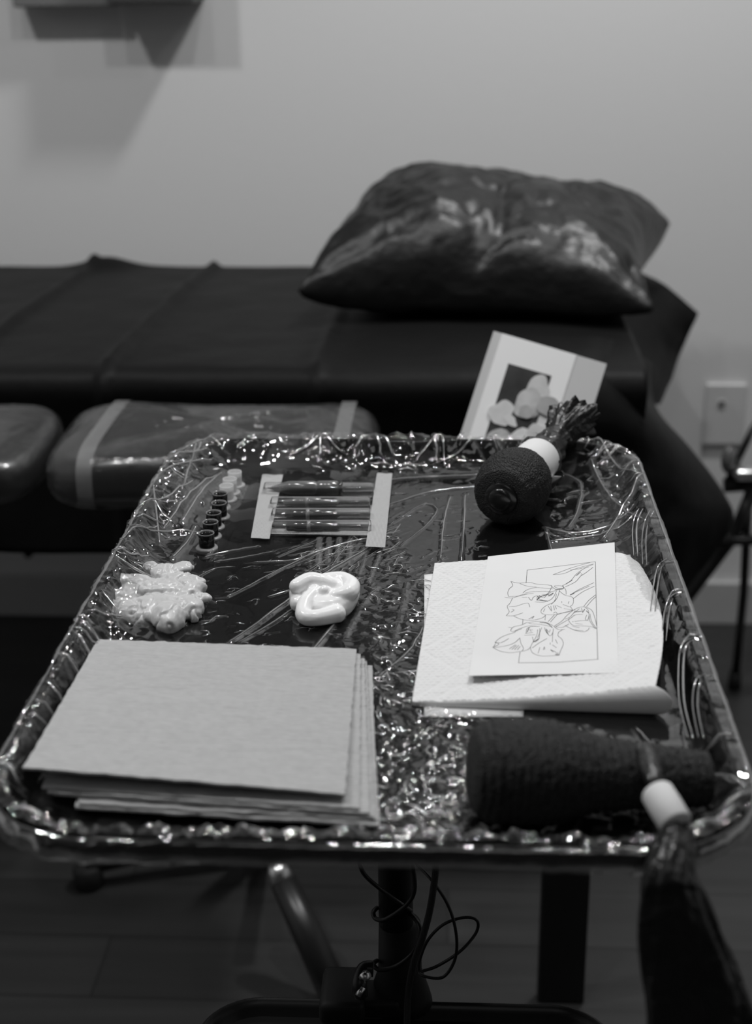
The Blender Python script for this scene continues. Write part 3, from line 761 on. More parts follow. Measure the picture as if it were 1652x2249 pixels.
# long pulls read off the photograph
for pts, h_, w_, hz_, tb in [
    ([(505, 1412), (600, 1345), (680, 1285), (760, 1235), (850, 1180)], .0014, .0018, .10, .0006),
    ([(525, 1412), (620, 1355), (700, 1300)], .0010, .0012, .05, .0004),
    ([(560, 1235), (640, 1232), (700, 1212), (800, 1185), (860, 1182)], .0009, .0012, .05, .0005),
    ([(450, 1228), (500, 1212), (570, 1200)], .0008, .0010, .05, .0005),
    ([(470, 1235), (520, 1226), (600, 1212)], .0006, .0010, .0, .0004),
    ([(500, 1310), (560, 1280), (640, 1240), (700, 1205)], .0008, .0012, .0, .0004),
    ([(430, 1270), (470, 1250), (510, 1245)], .0006, .0010, .0, .0003),
    ([(590, 1310), (640, 1295)], .0006, .0010, .0, .0004),
    ([(990, 1090), (975, 1150), (968, 1230)], .0012, .0014, .08, .0005),
    ([(1022, 1085), (1020, 1150), (1014, 1235)], .0012, .0014, .08, .0006),
    ([(850, 1055), (930, 1050), (1060, 1045)], .0010, .0014, .05, .0006),
    ([(850, 1110), (900, 1095), (960, 1080), (1055, 1070)], .0010, .0012, .06, .0005),
    ([(860, 1150), (930, 1110), (960, 1120), (940, 1150), (880, 1200)], .0008, .0012, .03, .0003),
    ([(1195, 1158), (1260, 1172), (1330, 1165), (1390, 1150)], .0012, .0014, .08, .0006),
    ([(1210, 1190), (1300, 1180), (1400, 1168)], .0009, .0012, .05, .0005),
    ([(1200, 1160), (1212, 1215)], .0009, .0012, .08, .0004),
    ([(1250, 1158), (1270, 1120), (1275, 1070), (1240, 1050)], .0012, .0016, .10, .0005),
    ([(880, 1370), (900, 1300), (945, 1250)], .0009, .0014, .06, .0),
    ([(860, 1440), (880, 1350), (895, 1280)], .0010, .0016, .08, .0),
    ([(840, 1480), (900, 1430), (930, 1380)], .0010, .0016, .06, .0004),
    ([(720, 1235), (722, 1180)], .0010, .0018, .14, .0), ([(740, 1235), (745, 1180)], .0010, .0016, .14, .0),
    ([(765, 1240), (770, 1185)], .0010, .0016, .14, .0), ([(700, 1235), (702, 1180)], .0010, .0020, .18, .0),
    ([(790, 1260), (810, 1200)], .0010, .0014, .12, .0), ([(810, 1280), (840, 1200)], .0010, .0014, .12, .0),
    ([(690, 1425), (725, 1385), (735, 1372)], .0012, .0020, .10, .0006),
    ([(760, 1400), (790, 1340), (830, 1290)], .0010, .0018, .10, .0),
    ([(1270, 1600), (1300, 1630)], .0012, .0016, .0, .0006), ([(1340, 1620), (1370, 1650)], .0012, .0016, .0, .0006),
    ([(1395, 1600), (1440, 1650)], .0012, .0016, .0, .0005),
]:
    crease(path_px(pts, jit=.0002), h_, w_, hz_, tb)
# fans of fine parallel pulls below the needle packs and towards the cream
for k in range(26):
    x0_ = random.uniform(690, 860); y0_ = random.uniform(1175, 1230)
    crease(path_px([(x0_, y0_), (x0_-random.uniform(30, 130), y0_+random.uniform(15, 70))]), .0005, .0009, .04, .0002 if k % 2 else 0)
for k in range(22):
    y0_ = random.uniform(1110, 1230); x0_ = random.uniform(850, 900)
    crease(path_px([(x0_, y0_), (x0_-random.uniform(10, 60), y0_+random.uniform(5, 25))]), .0005, .0009, .02, .0003 if k % 2 else 0)
# scattered short creases, denser to the front centre
def scatter(n_, x0_, x1_, y0_, y1_, L, h_, w_, hz_=0, tb=0.0, ang=None, sp=1.2):
    for k in range(n_):
        c_ = at(random.uniform(x0_, x1_), random.uniform(y0_, y1_), .779)
        if not inside(c_.x, c_.y, .014): continue
        a = (random.uniform(0, math.pi) if ang is None else math.radians(random.gauss(ang, 25)))
        l_ = L*random.uniform(.4, 1.4); P = []
        for q in range(4):
            P.append((c_.x+math.cos(a)*l_*q/3, c_.y+math.sin(a)*l_*q/3)); a += random.gauss(0, .35)
        crease(P, h_*random.uniform(.6, 1.3), w_, hz_, tb if random.random() < .5 else 0)
scatter(230, 820, 1030, 1480, 1860, .010, .0011, .0011, .03, .00035)
scatter(90, 820, 1000, 1250, 1500, .013, .0009, .0012, .04, .0003)
scatter(90, 840, 1060, 1040, 1260, .009, .0006, .0009, .02, .0002, 45)
scatter(110, 430, 860, 1230, 1420, .008, .0004, .0008, .0, .00015, 35)
scatter(60, 640, 880, 1180, 1300, .014, .0008, .0011, .05, .0003, 60)
scatter(60, 1200, 1420, 1000, 1200, .014, .0009, .0012, .04, .0003)
scatter(60, 230, 480, 1000, 1400, .016, .0009, .0012, .05, .0003)
scatter(70, 850, 1560, 1770, 1850, .010, .0012, .0012, .03, .0004)
scatter(40, 440, 1050, 960, 1040, .018, .0012, .0012, .05, .0005, 10)
# pulls that run over the rim all the way round
per = rr(0.0, 14, 40); npv = len(per)
for k in range(250):
    i = random.randrange(npv); p_ = per[i]; q_ = per[(i+1) % npv]; t_ = (q_-p_).normalized()
    nin = Vector((-t_.y, t_.x, 0))
    right = p_.x > TX+HX-0.02 and .68 < p_.y < 1.12
    if right and random.random() < .9: continue
    sl = random.gauss(0, 0.9); L_ = random.uniform(.010, .034)
    P = []
    for s_ in range(6):
        f__ = s_/5*L_; v_ = p_+nin*f__+t_*(f__*sl)+t_*random.gauss(0, .0006); P.append((v_.x, v_.y))
    crease(P, random.uniform(.0006, .0018), random.uniform(.0010, .0020), random.choice([0, .04, .1]), random.choice([0, 0, .0004, .0007]))
# long folds in the loose left and right back corners
for (a0, a1, h_, hz_) in [((300, 1110), (470, 1010), .003, .10), ((320, 1075), (455, 1000), .003, .12), ((350, 1030), (480, 975), .002, .06), ((280, 1160), (430, 1060), .003, .14), ((400, 1130), (490, 1020), .002, .16),
                          ((360, 1150), (480, 1030), .003, .12), ((255, 1220), (350, 1150), .002, .04), ((380, 1200), (430, 1130), .002, .12), ((300, 1180), (440, 1140), .002, .06), ((240, 1240), (330, 1215), .002, .05),
                          ((330, 1010), (350, 1180), .002, .06), ((440, 975), (400, 1090), .003, .14), ((1310, 985), (1395, 1060), .002, .08), ((1300, 1010), (1410, 1150), .002, .08), ((1330, 1150), (1420, 1060), .003, .14)]:
    mid = ((a0[0]+a1[0])/2+random.uniform(-8, 8), (a0[1]+a1[1])/2+random.uniform(-10, 10))
    crease(path_px([a0, mid, a1], .795), h_, .0026, hz_, .0006)
# the tall smooth strands over the right-hand inner wall
wall_strands = []
for pl in [[(1412, 1118), (1402, 1140), (1398, 1170), (1401, 1221)], [(1436, 1122), (1424, 1150), (1419, 1190), (1421, 1240)], [(1474, 1228), (1455, 1245), (1445, 1290), (1439, 1342)],
           [(1497, 1302), (1478, 1318), (1469, 1353), (1463, 1408)], [(1533, 1402), (1511, 1414), (1502, 1450), (1503, 1540), (1523, 1622)], [(1562, 1482), (1540, 1496), (1533, 1550), (1546, 1622)]]:
    n_ = len(pl); P3 = smoothpath([at(x, y, .8030-.0150*(k/(n_-1))**.8) for k, (x, y) in enumerate(pl)], 10)
    wall_strands.append(P3)
nxg, nyg = len(xs), len(ys)
keep = D > -0.0003
idx = -np.ones(D.shape, dtype=np.int64); idx[keep] = np.arange(keep.sum())
V = np.stack([XX[keep], YY[keep], Z[keep]], 1)
a = idx[:-1, :-1]; b_ = idx[1:, :-1]; c_ = idx[1:, 1:]; d_ = idx[:-1, 1:]
okf = (a >= 0) & (b_ >= 0) & (c_ >= 0) & (d_ >= 0)
Fq = np.stack([a[okf], b_[okf], c_[okf], d_[okf]], 1).tolist()
hzv = HZ[keep].tolist()
# film skirt outside the rim
Vl = [Vector(v) for v in V]; k0 = len(Vl)
rows = [(0.0008, .8010), (-0.0012, .8006), (-0.0024, .7985), (-0.0028, .7950), (-.0024, .7905), (-.0005, .7865), (.004, .784), (.009, .7835)]
perr = rr(0.0, 40, 90); npp = len(perr)
for (d, z) in rows:
    ring = rr(max(d, -0.2), 40, 90)
    for k, p_ in enumerate(ring):
        u_k = k/npp*180.0
        loose = 0.0
        if p_.x < TX-0.1: loose = 0.0022
        if p_.x < TX-0.1 and p_.y > 1.05: loose = 0.0045
        o_ = (p_-Vector((TX, TY, 0))).normalized()
        tfac = 1.0 if z < .8005 else 0.3
        jj = (loose+0.0010)*(0.4+fbm(u_k*.55, z*140, 4.0, 2)+0.6*fbm(u_k*1.9, z*60, 6.0, 2))*tfac
        Vl.append(Vector((p_.x, p_.y, z))+o_*jj); hzv.append(0.02+max(0, 8*loose*fbm(u_k, 3.0)))
for i in range(len(rows)-1):
    for k in range(npp):
        Fq.append((k0+i*npp+k, k0+i*npp+(k+1) % npp, k0+(i+1)*npp+(k+1) % npp, k0+(i+1)*npp+k))
film = link('cling_film', Vl, Fq, M_film, None, True, attrs=hzv)
tag(film, 'wrinkled clear plastic film stretched over the black tray and its rim', 'plastic film')
# rolled crests of the sharper folds
mb = MB()
for pts, r in fold_list:
    P = [Vector((x, y, zfilm(x, y)+r*.4)) for x, y in pts if inside(x, y, .0005)]
    if len(P) < 2: continue
    r *= 1.5
    n_ = len(P); mb.tube(P, [r*(0.35+0.65*math.sin(math.pi*(i+.5)/n_)) for i in range(n_)], 6, caps=True)
for P3 in wall_strands:
    n_ = len(P3); mb.tube(P3, [.0003+.0007*math.sin(math.pi*(i+.3)/n_) for i in range(n_)], 8)
    mb.tube([q+Vector((-.0030, .001, 0)) for q in P3], [.0003+.0004*math.sin(math.pi*(i+.3)/n_) for i in range(n_)], 6)
mb.build('fold_crest', M_filmfold, film)['kind'] = 'stuff'

# ------------------------------------------------------------------ wipes, left front
def wipe(c, th, z, label, curlF=0.0, seed=0.0, group='grey wipes stacked on the tray'):
    cs = [at(q[0], q[1], q[2]) for q in c]
    nu_, nv_ = 70, 60; P = []
    for i in range(nu_):
        row = []
        for j in range(nv_):
            u, v_ = i/(nu_-1), j/(nv_-1); q = bilin(cs, u, v_)
            ed = 0.0
            if j == 0: q.y += 0.0012*fbm(i*.31, seed)+0.0012*max(0, fbm(i*.9, seed+3))
            if i in (0, nu_-1): q.x += 0.0006*fbm(j*.4, seed+9)
            if j == nv_-1: q.y += 0.0010*fbm(i*.2, seed+5)
            q.z += 0.0005*fbm(u*6+seed, v_*6)+curlF*(math.exp(-((v_-1)/.12)**2))*(.4+.6*math.sin(u*2.4+.4))
            row.append(q)
        P.append(row)
    V, Fc = solid_sheet(P, th); o = link('wipe', V, Fc, M_towel, None); autosmooth(o, 50)
    tag(o, label, 'wipe', None); return o
zb = .7802
specs = [  # bottom first: back-left, back-right, front-right, front-left with heights
    ([(225, 1425), (815, 1478), (834, 1812), (165, 1772)], .0006, 'grey wipe, lowest of its stack, front right corner reaching furthest', 0, 1.),
    ([(222, 1420), (818, 1462), (828, 1800), (172, 1764)], .0024, 'grey wipe one above the lowest of its stack', 0, 2.),
    ([(220, 1415), (805, 1452), (822, 1792), (118, 1742)], .0042, 'grey wipe third from the bottom of its stack', 0, 3.),
    ([(218, 1412), (800, 1446), (812, 1785), (104, 1738)], .0060, 'grey wipe under the top two of its stack', .0, 4.),
    ([(217, 1410), (792, 1436), (790, 1775), (92, 1728)], .0078, 'grey wipe directly under the top one of its stack', .0, 5.)]
for c, dz, lab, cu, sd in specs:
    z_ = zb+dz+.0014
    fl = max(z_, .8035) if c[3][0] < 0 else z_
    wipe([(x, y, z_) for x, y in c[:3]]+[(c[3][0]+0, c[3][1], z_+.0035)], .0014, z_, lab, cu, sd)
wipe([(215, 1404, .7912), (783, 1425, .7912), (758, 1747, .7945), (50, 1688, .8035)], .0014, 0, 'large grey fibrous wipe on top of the stack at the front left', .0012, 6.)

# ------------------------------------------------------------------ folded quilted paper and stencil
bot = [at(932, 1262, .7790), at(1385, 1218, .7790), at(1448, 1520, .7795), at(932, 1574, .7790)]
top = [at(955, 1237, .7815), at(1398, 1207, .785), at(1440, 1512, .7965), at(905, 1541, .7815)]
nu_, nt_, na_ = 230, 270, 14; P = []; UV = []
def emboss(x, y):
    """pillowed quilting with pressed diamonds (x, y in metres on the sheet)"""
    x += .0006*fbm(x*200, y*200, 1.0, 2); row = math.floor(y/.0034); xx = x/.0046+.5*(row % 2)
    b_ = abs(math.sin(math.pi*xx))*abs(math.sin(math.pi*y/.0034)); hsh = .65+.6*abs(noise.noise(Vector((math.floor(xx)*1.7, row*2.3, 0))))
    d1 = abs((x*15.5) % 1-.5)+abs((y*15.5+.3) % 1-.5); g_ = min(abs(d1-.5), abs(d1-.24))
    return .0010*b_**.6*hsh*(1 if g_ > .035 else .15)
def topz(u, v_): return .7812+.0145*(u**1.5)*(v_**2)*1.0+.002*u
for i in range(nu_):
    u = i/(nu_-1); col_ = []; uvr = []
    for j in range(nt_):           # upper layer, back to front
        v_ = j/(nt_-1); uu = u
        # round the right-hand back corner
        k = max(0, (u-.86)/.14); q = bilin(top, uu, v_); q.z = topz(u, v_)+.0006*fbm(u*5, v_*5, 2)
        q.z += emboss(u*.17, v_*.21); q.y -= .028*k**3*max(0, 1-v_*3); q.x += .012*math.sin(math.pi*min(1, v_*1.0))*u**4
        col_.append(q); uvr.append((u*.17, v_*.21))
    e = col_[-1].copy(); e.z = topz(u, 1); hb = (e.z-.7790)/2; fwd = max(hb*.55, .0003)*(1 if u > .15 else u/.15)
    fx = .010*u**3
    for j in range(1, na_+1):
        a = math.pi*j/na_; q = Vector((e.x+fx*math.sin(a), e.y-fwd*math.sin(a), e.z-hb*(1-math.cos(a)))); 
        col_.append(q); uvr.append((u*.17, .21+.012*j/na_))
    g = col_[-1].copy()
    for j in range(1, 30):         # lower layer, front to back
        v_ = 1-j/29; q = bilin(bot, u, v_); t = min(1, j/6); q = g.lerp(Vector((q.x, q.y, .7790)), t) if j < 6 else Vector((q.x, q.y, .7790))
        col_.append(q); uvr.append((u*.17, .222+.2*j/29))
    P.append(col_); UV.append(uvr)
V = [q for r in P for q in r]; UVf = [q for r in UV for q in r]
o = link('paper_towel', V, grid_faces(len(P), len(P[0])), M_quilt, None, True, uvs=UVf)
sm = o.modifiers.new('t', 'SOLIDIFY'); sm.thickness = 0.0005; sm.offset = -1
tag(o, 'folded white quilted paper towel lying under the line drawing', 'paper towel')
# lower front-left ply peeping out
cs = [at(932, 1262, .7786), at(1150, 1255, .7786), at(1150, 1574, .7786), at(932, 1574, .7786)]
P = [[bilin(cs, i/20, j/20) for j in range(21)] for i in range(21)]; V, Fc = solid_sheet(P, .0004)
uvs_ = [((i % 21)*.008, (i//21)*.008) for i in range(441)]*2
link('lower_ply', V, Fc, M_quilt, o, True, uvs=uvs_)

stc = [(1072, 1222), (1350, 1191), (1358, 1478), (1030, 1484)]
def stz(u, v_):
    zt_ = topz(min(max((u*.62+.22), 0), 1), min(max(v_*.87-.03, 0), 1))
    return zt_+.0021+.0045*math.exp(-(u/.35)**2)*max(0, (v_-.80)/.20)**2
def st(u, v_, lift=0.0):
    x = ((stc[0][0]*(1-u)+stc[1][0]*u)*(1-v_)+(stc[3][0]*(1-u)+stc[2][0]*u)*v_)
    y = ((stc[0][1]*(1-u)+stc[1][1]*u)*(1-v_)+(stc[3][1]*(1-u)+stc[2][1]*u)*v_)
    if abs(lift) == 0: pass
    return at(x, y, stz(u, v_)+lift)
P = [[st(i/30, j/30) for j in range(31)] for i in range(31)]
V, Fc = solid_sheet(P, .00015); sp_ = link('stencil_sheet', V, Fc, M_paper, None); autosmooth(sp_, 50)
tag(sp_, 'smooth white tracing sheet with a line drawing of flowers, on the quilted paper towel', 'drawing')
# drawing, in the coordinates of the close-up (1652 px wide crop of x1020-1400, y1180-1520)
def zc(p_): return (1020+p_[0]*380/1652, 1180+p_[1]*340/1478)
def onst(px, py):
    # height of the sheet below this picture point
    u, v_ = .5, .5
    for _ in range(6):
        xl_, yl_ = stc[0][0]*(1-v_)+stc[3][0]*v_, stc[0][1]*(1-v_)+stc[3][1]*v_
        xr_, yr_ = stc[1][0]*(1-v_)+stc[2][0]*v_, stc[1][1]*(1-v_)+stc[2][1]*v_
        u = (px-xl_)/(xr_-xl_); yt = stc[0][1]*(1-u)+stc[1][1]*u; yb_ = stc[3][1]*(1-u)+stc[2][1]*u; v_ = (py-yt)/(yb_-yt)
    return at(px, py, stz(u, v_)+.00022)
dr = MB()
def draw(pts, w=.00013, smooth=True):
    P = [Vector((p_[0], p_[1], 0)) for p_ in pts]
    if smooth and len(P) > 2: P = smoothpath(P, 6)
    else:
        Q = []
        for a, b_ in zip(P[:-1], P[1:]): Q += [a.lerp(b_, k/8) for k in range(8)]
        P = Q+[P[-1]]
    W3 = [onst(*zc(p_)) for p_ in P]; vs = []
    for i, q in enumerate(W3):
        t = (W3[min(i+1, len(W3)-1)]-W3[max(i-1, 0)]); t.z = 0
        if t.length < 1e-9: t = Vector((1, 0, 0))
        t.normalize(); s_ = Vector((-t.y, t.x, 0))*w; vs += [q+s_, q-s_]
    dr.add(vs, [(2*i, 2*i+1, 2*i+3, 2*i+2) for i in range(len(W3)-1)])
for ln in [[(600, 312), (1252, 232)], [(1252, 232), (1258, 550), (1266, 850), (1274, 1165)], [(1284, 1163), (900, 1192), (518, 1198)], [(518, 1198), (532, 1095)], [(556, 830), (560, 785)], [(600, 312), (590, 435)]]:
    draw(ln, .00016, False)
for ln in [
    [(848, 355), (930, 325), (1040, 285), (1200, 240)], [(848, 355), (950, 345), (1060, 300), (1235, 252)], [(1010, 312), (1120, 295), (1232, 258)],
    [(935, 462), (1010, 420), (1070, 350), (1140, 300), (1188, 283)], [(965, 472), (1060, 425), (1110, 370), (1150, 345), (1230, 285)], [(1115, 345), (1128, 358), (1110, 362)],
    [(1010, 550), (1100, 495), (1238, 432)], [(1040, 585), (1130, 520), (1245, 465)], [(1010, 548), (1090, 510), (1195, 465)],
    [(1140, 660), (1190, 600), (1255, 548)], [(1168, 660), (1215, 605), (1258, 565)],
    [(445, 420), (462, 460), (430, 490), (415, 530), (424, 565)], [(445, 420), (520, 436), (620, 430), (690, 445), (780, 452), (838, 460)], [(530, 440), (600, 465), (690, 475)],
    [(385, 570), (460, 578), (560, 545), (660, 535)], [(424, 565), (520, 560), (600, 540)], [(560, 530), (600, 500), (680, 480), (780, 485), (845, 492)], [(580, 532), (640, 520), (760, 515), (840, 520)],
    [(460, 580), (435, 630), (410, 660), (428, 710), (400, 747)], [(400, 747), (470, 748), (560, 720)], [(470, 750), (540, 780), (640, 792), (740, 770), (776, 742)], [(428, 660), (500, 655), (560, 635), (610, 628), (625, 665)],
    [(455, 685), (475, 695), (445, 715)], [(615, 780), (665, 752)], [(645, 778), (668, 752)], [(550, 572), (600, 572)], [(612, 570), (640, 602), (660, 570), (695, 555)],
    [(828, 460), (870, 495), (930, 495), (950, 480), (920, 462), (860, 465), (900, 488), (948, 485)], [(938, 462), (968, 500), (972, 545)], [(835, 470), (810, 520), (760, 560), (700, 560), (700, 600), (740, 600)],
    [(700, 560), (720, 590), (800, 605), (850, 570), (880, 510)], [(720, 560), (760, 575), (800, 540), (815, 560), (850, 535)], [(675, 615), (740, 620), (780, 612)], [(740, 545), (790, 545), (830, 520), (890, 505)],
    [(910, 500), (890, 570), (850, 620), (780, 652), (735, 695), (745, 728), (830, 740), (920, 725), (1000, 710), (1035, 690)], [(905, 510), (960, 550), (1030, 570), (1042, 605), (1035, 640), (1015, 660), (1035, 690)],
    [(880, 540), (865, 600), (830, 640)], [(800, 655), (830, 700)], [(825, 655), (836, 705)], [(850, 650), (862, 695)], [(865, 648), (880, 685)], [(770, 680), (755, 710)], [(880, 650), (930, 672)], [(940, 640), (1010, 665)], [(950, 680), (1030, 692)],
    [(850, 725), (870, 712), (888, 728)], [(930, 610), (930, 625)], [(1000, 610), (992, 635)],
    [(776, 742), (770, 790)], [(860, 740), (800, 805)], [(885, 738), (820, 810)], [(885, 738), (960, 715), (1060, 690)],
    [(855, 850), (930, 800), (980, 745), (1050, 690), (1110, 665), (1160, 665)], [(870, 855), (940, 815), (1010, 775), (1060, 740), (1130, 735)], [(1060, 700), (1010, 760), (960, 780)], [(1100, 680), (1050, 720)], [(1120, 675), (1130, 720)],
    [(1150, 665), (1180, 690), (1190, 730), (1200, 800), (1250, 870)], [(1165, 665), (1220, 700), (1250, 780), (1265, 850)], [(1200, 730), (1215, 800), (1262, 870)], [(1262, 870), (1200, 850), (1120, 845), (1040, 840), (1000, 800), (1000, 775)],
    [(1030, 805), (1120, 795), (1185, 795)], [(1170, 740), (1155, 780), (1180, 785), (1192, 740)], [(1060, 822), (1130, 830)], [(870, 855), (940, 858), (1000, 825)], [(960, 840), (1040, 880), (1130, 902), (1180, 885), (1192, 862)],
    [(1030, 850), (1100, 862)], [(1035, 882), (1140, 892)], [(855, 850), (900, 880), (960, 878)], [(900, 905), (940, 880)],
    [(440, 890), (470, 855), (550, 835), (600, 812), (640, 825), (720, 830), (820, 850)], [(440, 890), (470, 898), (530, 870), (620, 845), (700, 850)], [(420, 858), (455, 862)], [(620, 812), (700, 802), (780, 812), (850, 845)],
    [(480, 900), (550, 870)], [(490, 905), (380, 940), (310, 985), (290, 1030), (272, 1050)], [(272, 1050), (340, 1085), (430, 1100), (520, 1092), (600, 1075), (630, 1050)], [(272, 1050), (330, 1020), (290, 1000), (350, 1005), (425, 965)],
    [(285, 1052), (400, 1035), (480, 1005), (530, 960)], [(530, 960), (540, 1010), (565, 1060), (550, 1085)], [(430, 1065), (490, 1025)], [(455, 1070), (500, 1030)], [(480, 1072), (520, 1030)], [(505, 1075), (535, 1040)],
    [(700, 880), (690, 940), (650, 1010), (630, 1050)], [(720, 870), (715, 960), (675, 1000)], [(740, 860), (700, 960)], [(590, 915), (600, 870), (650, 850), (720, 850)], [(580, 918), (655, 908)], [(575, 935), (680, 930)], [(650, 950), (660, 990)],
    [(630, 1050), (650, 1100), (720, 1130), (800, 1132), (905, 1125)], [(905, 1125), (920, 1080), (945, 1020), (930, 970), (895, 940), (900, 905)], [(905, 1125), (870, 1120), (900, 1100)], [(650, 1055), (710, 1010), (790, 965)],
    [(765, 860), (780, 900), (820, 940), (846, 905), (850, 870)], [(780, 870), (810, 905), (820, 880)], [(846, 905), (840, 1000)], [(820, 1005), (820, 1025)], [(870, 975), (890, 1015)], [(840, 1025), (880, 1055)],
    [(705, 1105), (722, 1050)], [(755, 1075), (765, 1045), (768, 1070)], [(825, 1070), (850, 1095)], [(835, 1075), (880, 1100)], [(640, 900), (625, 880), (655, 885)]]:
    draw(ln)
for ln in [[(1070, 365), (1110, 330)], [(970, 445), (1030, 408)], [(840, 862), (790, 820), (720, 812)], [(600, 905), (620, 860)], [(800, 925), (780, 880)], [(870, 498), (940, 490)], [(700, 590), (720, 555)], [(800, 560), (850, 530)], [(1165, 700), (1185, 720)],
           [(1130, 715), (1150, 685)], [(660, 1000), (715, 965)], [(825, 1075), (845, 1090)], [(880, 1118), (905, 1118)], [(1010, 550), (1050, 535)], [(1060, 712), (1120, 705)], [(690, 600), (740, 560), (800, 545)], [(720, 600), (800, 610)]]:
    draw(ln, .00024)
dr.build('line_drawing', M_line, sp_, smooth=False)

# ------------------------------------------------------------------ petroleum jelly (left) and cream (centre)
random.seed(11); mb = MB()
zj = .779
for (px, py, rx, ry, rz, h, a) in [  # px, py, half width, half depth and half height in mm, centre height in mm, turn
        (335, 1305, 27, 24, 4.5, 4, 0), (385, 1310, 20, 22, 6, 5, 0), (290, 1290, 15, 16, 4.5, 5, 0), (265, 1325, 11, 12, 5, 4, 0),
        (370, 1352, 12, 11, 10, 5, .3), (325, 1345, 11, 9, 9, 4, -.3), (285, 1338, 12, 8, 8, 4, .2), (405, 1330, 11, 10, 8, 5, .2), (428, 1338, 7, 8, 8, 3, 0),
        (385, 1270, 15, 10, 5, 10, .2), (350, 1285, 18, 9, 5, 10, -.1), (415, 1285, 11, 12, 6, 8, 0), (365, 1248, 12, 7, 5, 10, 0), (400, 1240, 9, 5, 4, 9, .1),
        (300, 1268, 14, 5, 3.5, 10, -.2), (255, 1266, 9, 5, 3, 12, .3), (250, 1300, 8, 5, 4, 9, 0), (235, 1318, 6, 4, 4, 8, 0), (445, 1306, 7, 3, 3, 6, -.2), (440, 1282, 5, 7, 5, 6, 0),
        (345, 1320, 16, 8, 5, 9, .2), (330, 1238, 6, 4, 3, 8, 0),]:
    k_ = 1.0; ico(mb, at(px, py+6, zj+h*.001), .001*k_, 4, (rx*1.03, ry*1.55, rz*1.1), a)
def jd(v): 
    f = fbm(v.x*75+4, v.y*60, v.z*50, 2)
    return .0014*fbm(v.x*55, v.y*90, v.z*60, 2)-.0018*max(0, 1-abs(f)*7)+.00045*fbm(v.x*330, v.y*160, v.z*150, 2)
o = remeshed('petroleum_jelly', mb, .0011, 3, M_jelly, None, jd)
zmin = min(v.co.z for v in o.data.vertices)
for v in o.data.vertices:
    if v.co.z < zj: v.co.z = zj-.0002+(v.co.z-zj)*.02
tag(o, 'glistening translucent smear of jelly heaped at the left of the tray', 'ointment')

mb = MB()
def lump(pts, rads):
    P = smoothpath([at(x, y, z) for x, y, z in pts], 8); n_ = len(P)
    R_ = np.interp(np.linspace(0, 1, n_), np.linspace(0, 1, len(rads)), rads).tolist()
    for q, r in zip(P, R_): ico(mb, q, r, 2)
lump([(665, 1305, .7860), (700, 1335, .7840), (745, 1330, .7850), (765, 1305, .786)], [.0085, .0100, .0100, .0090])
lump([(652, 1288, .7955), (680, 1275, .7975), (705, 1277, .7970), (730, 1282, .7955)], [.0060, .0065, .0060, .0040])
lump([(715, 1272, .7950), (750, 1272, .7950), (772, 1285, .7940), (765, 1302, .7935), (735, 1308, .7930)], [.0050, .0060, .0065, .0070, .0040])
lump([(690, 1302, .793), (672, 1325, .7890), (668, 1352, .7855), (695, 1357, .7850), (740, 1348, .7850)], [.0045, .0065, .0062, .0062, .0070])
lump([(655, 1300, .7870), (655, 1325, .785)], [.0070, .0065])
ico(mb, at(712, 1297, .7955), .0042, 2); ico(mb, at(712, 1312, .790), .0070, 2)
ico(mb, at(740, 1300, .787), .0115, 2); ico(mb, at(692, 1305, .788), .0105, 2); ico(mb, at(715, 1320, .786), .0110, 2)
o = remeshed('cream_dollop', mb, .0008, 5, M_cream)
for v in o.data.vertices:
    if v.co.z < zj: v.co.z = zj-.0002+(v.co.z-zj)*.02
tag(o, 'smooth white dollop of cream in the middle of the tray', 'cream')

# ------------------------------------------------------------------ ink caps
capd = {}
def ink_cap(first, px, py, label, filled, base_z, s=1.0):
    z0 = .7785
    c = at(px, py, z0)
    grp = 'filled ink caps' if filled else 'empty ink caps'
    key = filled
    if key not in capd:
        rt = root('ink_cap', (c.x, c.y, z0), label, 'ink cap', grp)
        R, H = .0064, .0125
        if filled:
            mb = MB(); mb.lathe([(0, R*.97), (.001, R*.98), (H, R), (H+.0002, R*.96), (H-.0016, R*.93), (H-.0020, R*.9), (H-.0021, .0001)], (c.x, c.y, z0+.001), (0, 0, 1), 40)
            mb.build('cup', M_inkcap, rt)
            mb = MB(); mb.lathe([(0, R*.925), (.0002, R*.90), (.00012, R*.8), (.0001, .0001)], (c.x, c.y, z0+.001+H-.0014), (0, 0, 1), 40); mb.build('ink', M_ink, rt)
            mb = MB(); mb.lathe([(0, R*1.40), (.0008, R*1.42), (.0016, R*1.30), (.0019, R*.95)], (c.x, c.y, z0), (0, 0, 1), 40,
                                fn=lambda t, a, r: r*(1+.03*math.sin(3*a+1)) if r > R else r); mb.build('flange', M_flange, rt)
            mb = MB(); mb.lathe([(-.0012, R*.915), (-.0004, R*1.0), (.0002, R*1.02), (.0006, R*1.0), (.0005, R*.93), (-.0012, R*.91)], (c.x, c.y, z0+H+.0006), (0, 0, 1), 40); mb.f = mb.f[:-2]; mb.build('lip', M_lip, rt)
        else:
            mb = MB(); mb.lathe([(0, R*.92), (.001, R*.94), (H, R), (H+.0004, R*.97), (H, R*.88), (H*.7, R*.84), (H*.7-.0002, .0001)], (c.x, c.y, z0+.001), (0, 0, 1), 40); mb.build('cup', M_clearcap, rt)
            mb = MB(); mb.lathe([(0, R*1.4), (.0012, R*1.4), (.0016, R*1.3), (.0018, R*.9)], (c.x, c.y, z0), (0, 0, 1), 40); mb.build('flange', M_clearcap, rt)
        capd[key] = rt; return rt
    src = capd[key]; r2 = src.copy(); COL.objects.link(r2); r2.location = (c.x, c.y, z0); tag(r2, label)
    for ch in list(src.children):
        k = ch.copy(); COL.objects.link(k); k.parent = r2; k.matrix_parent_inverse = ch.matrix_parent_inverse.copy()
    return r2
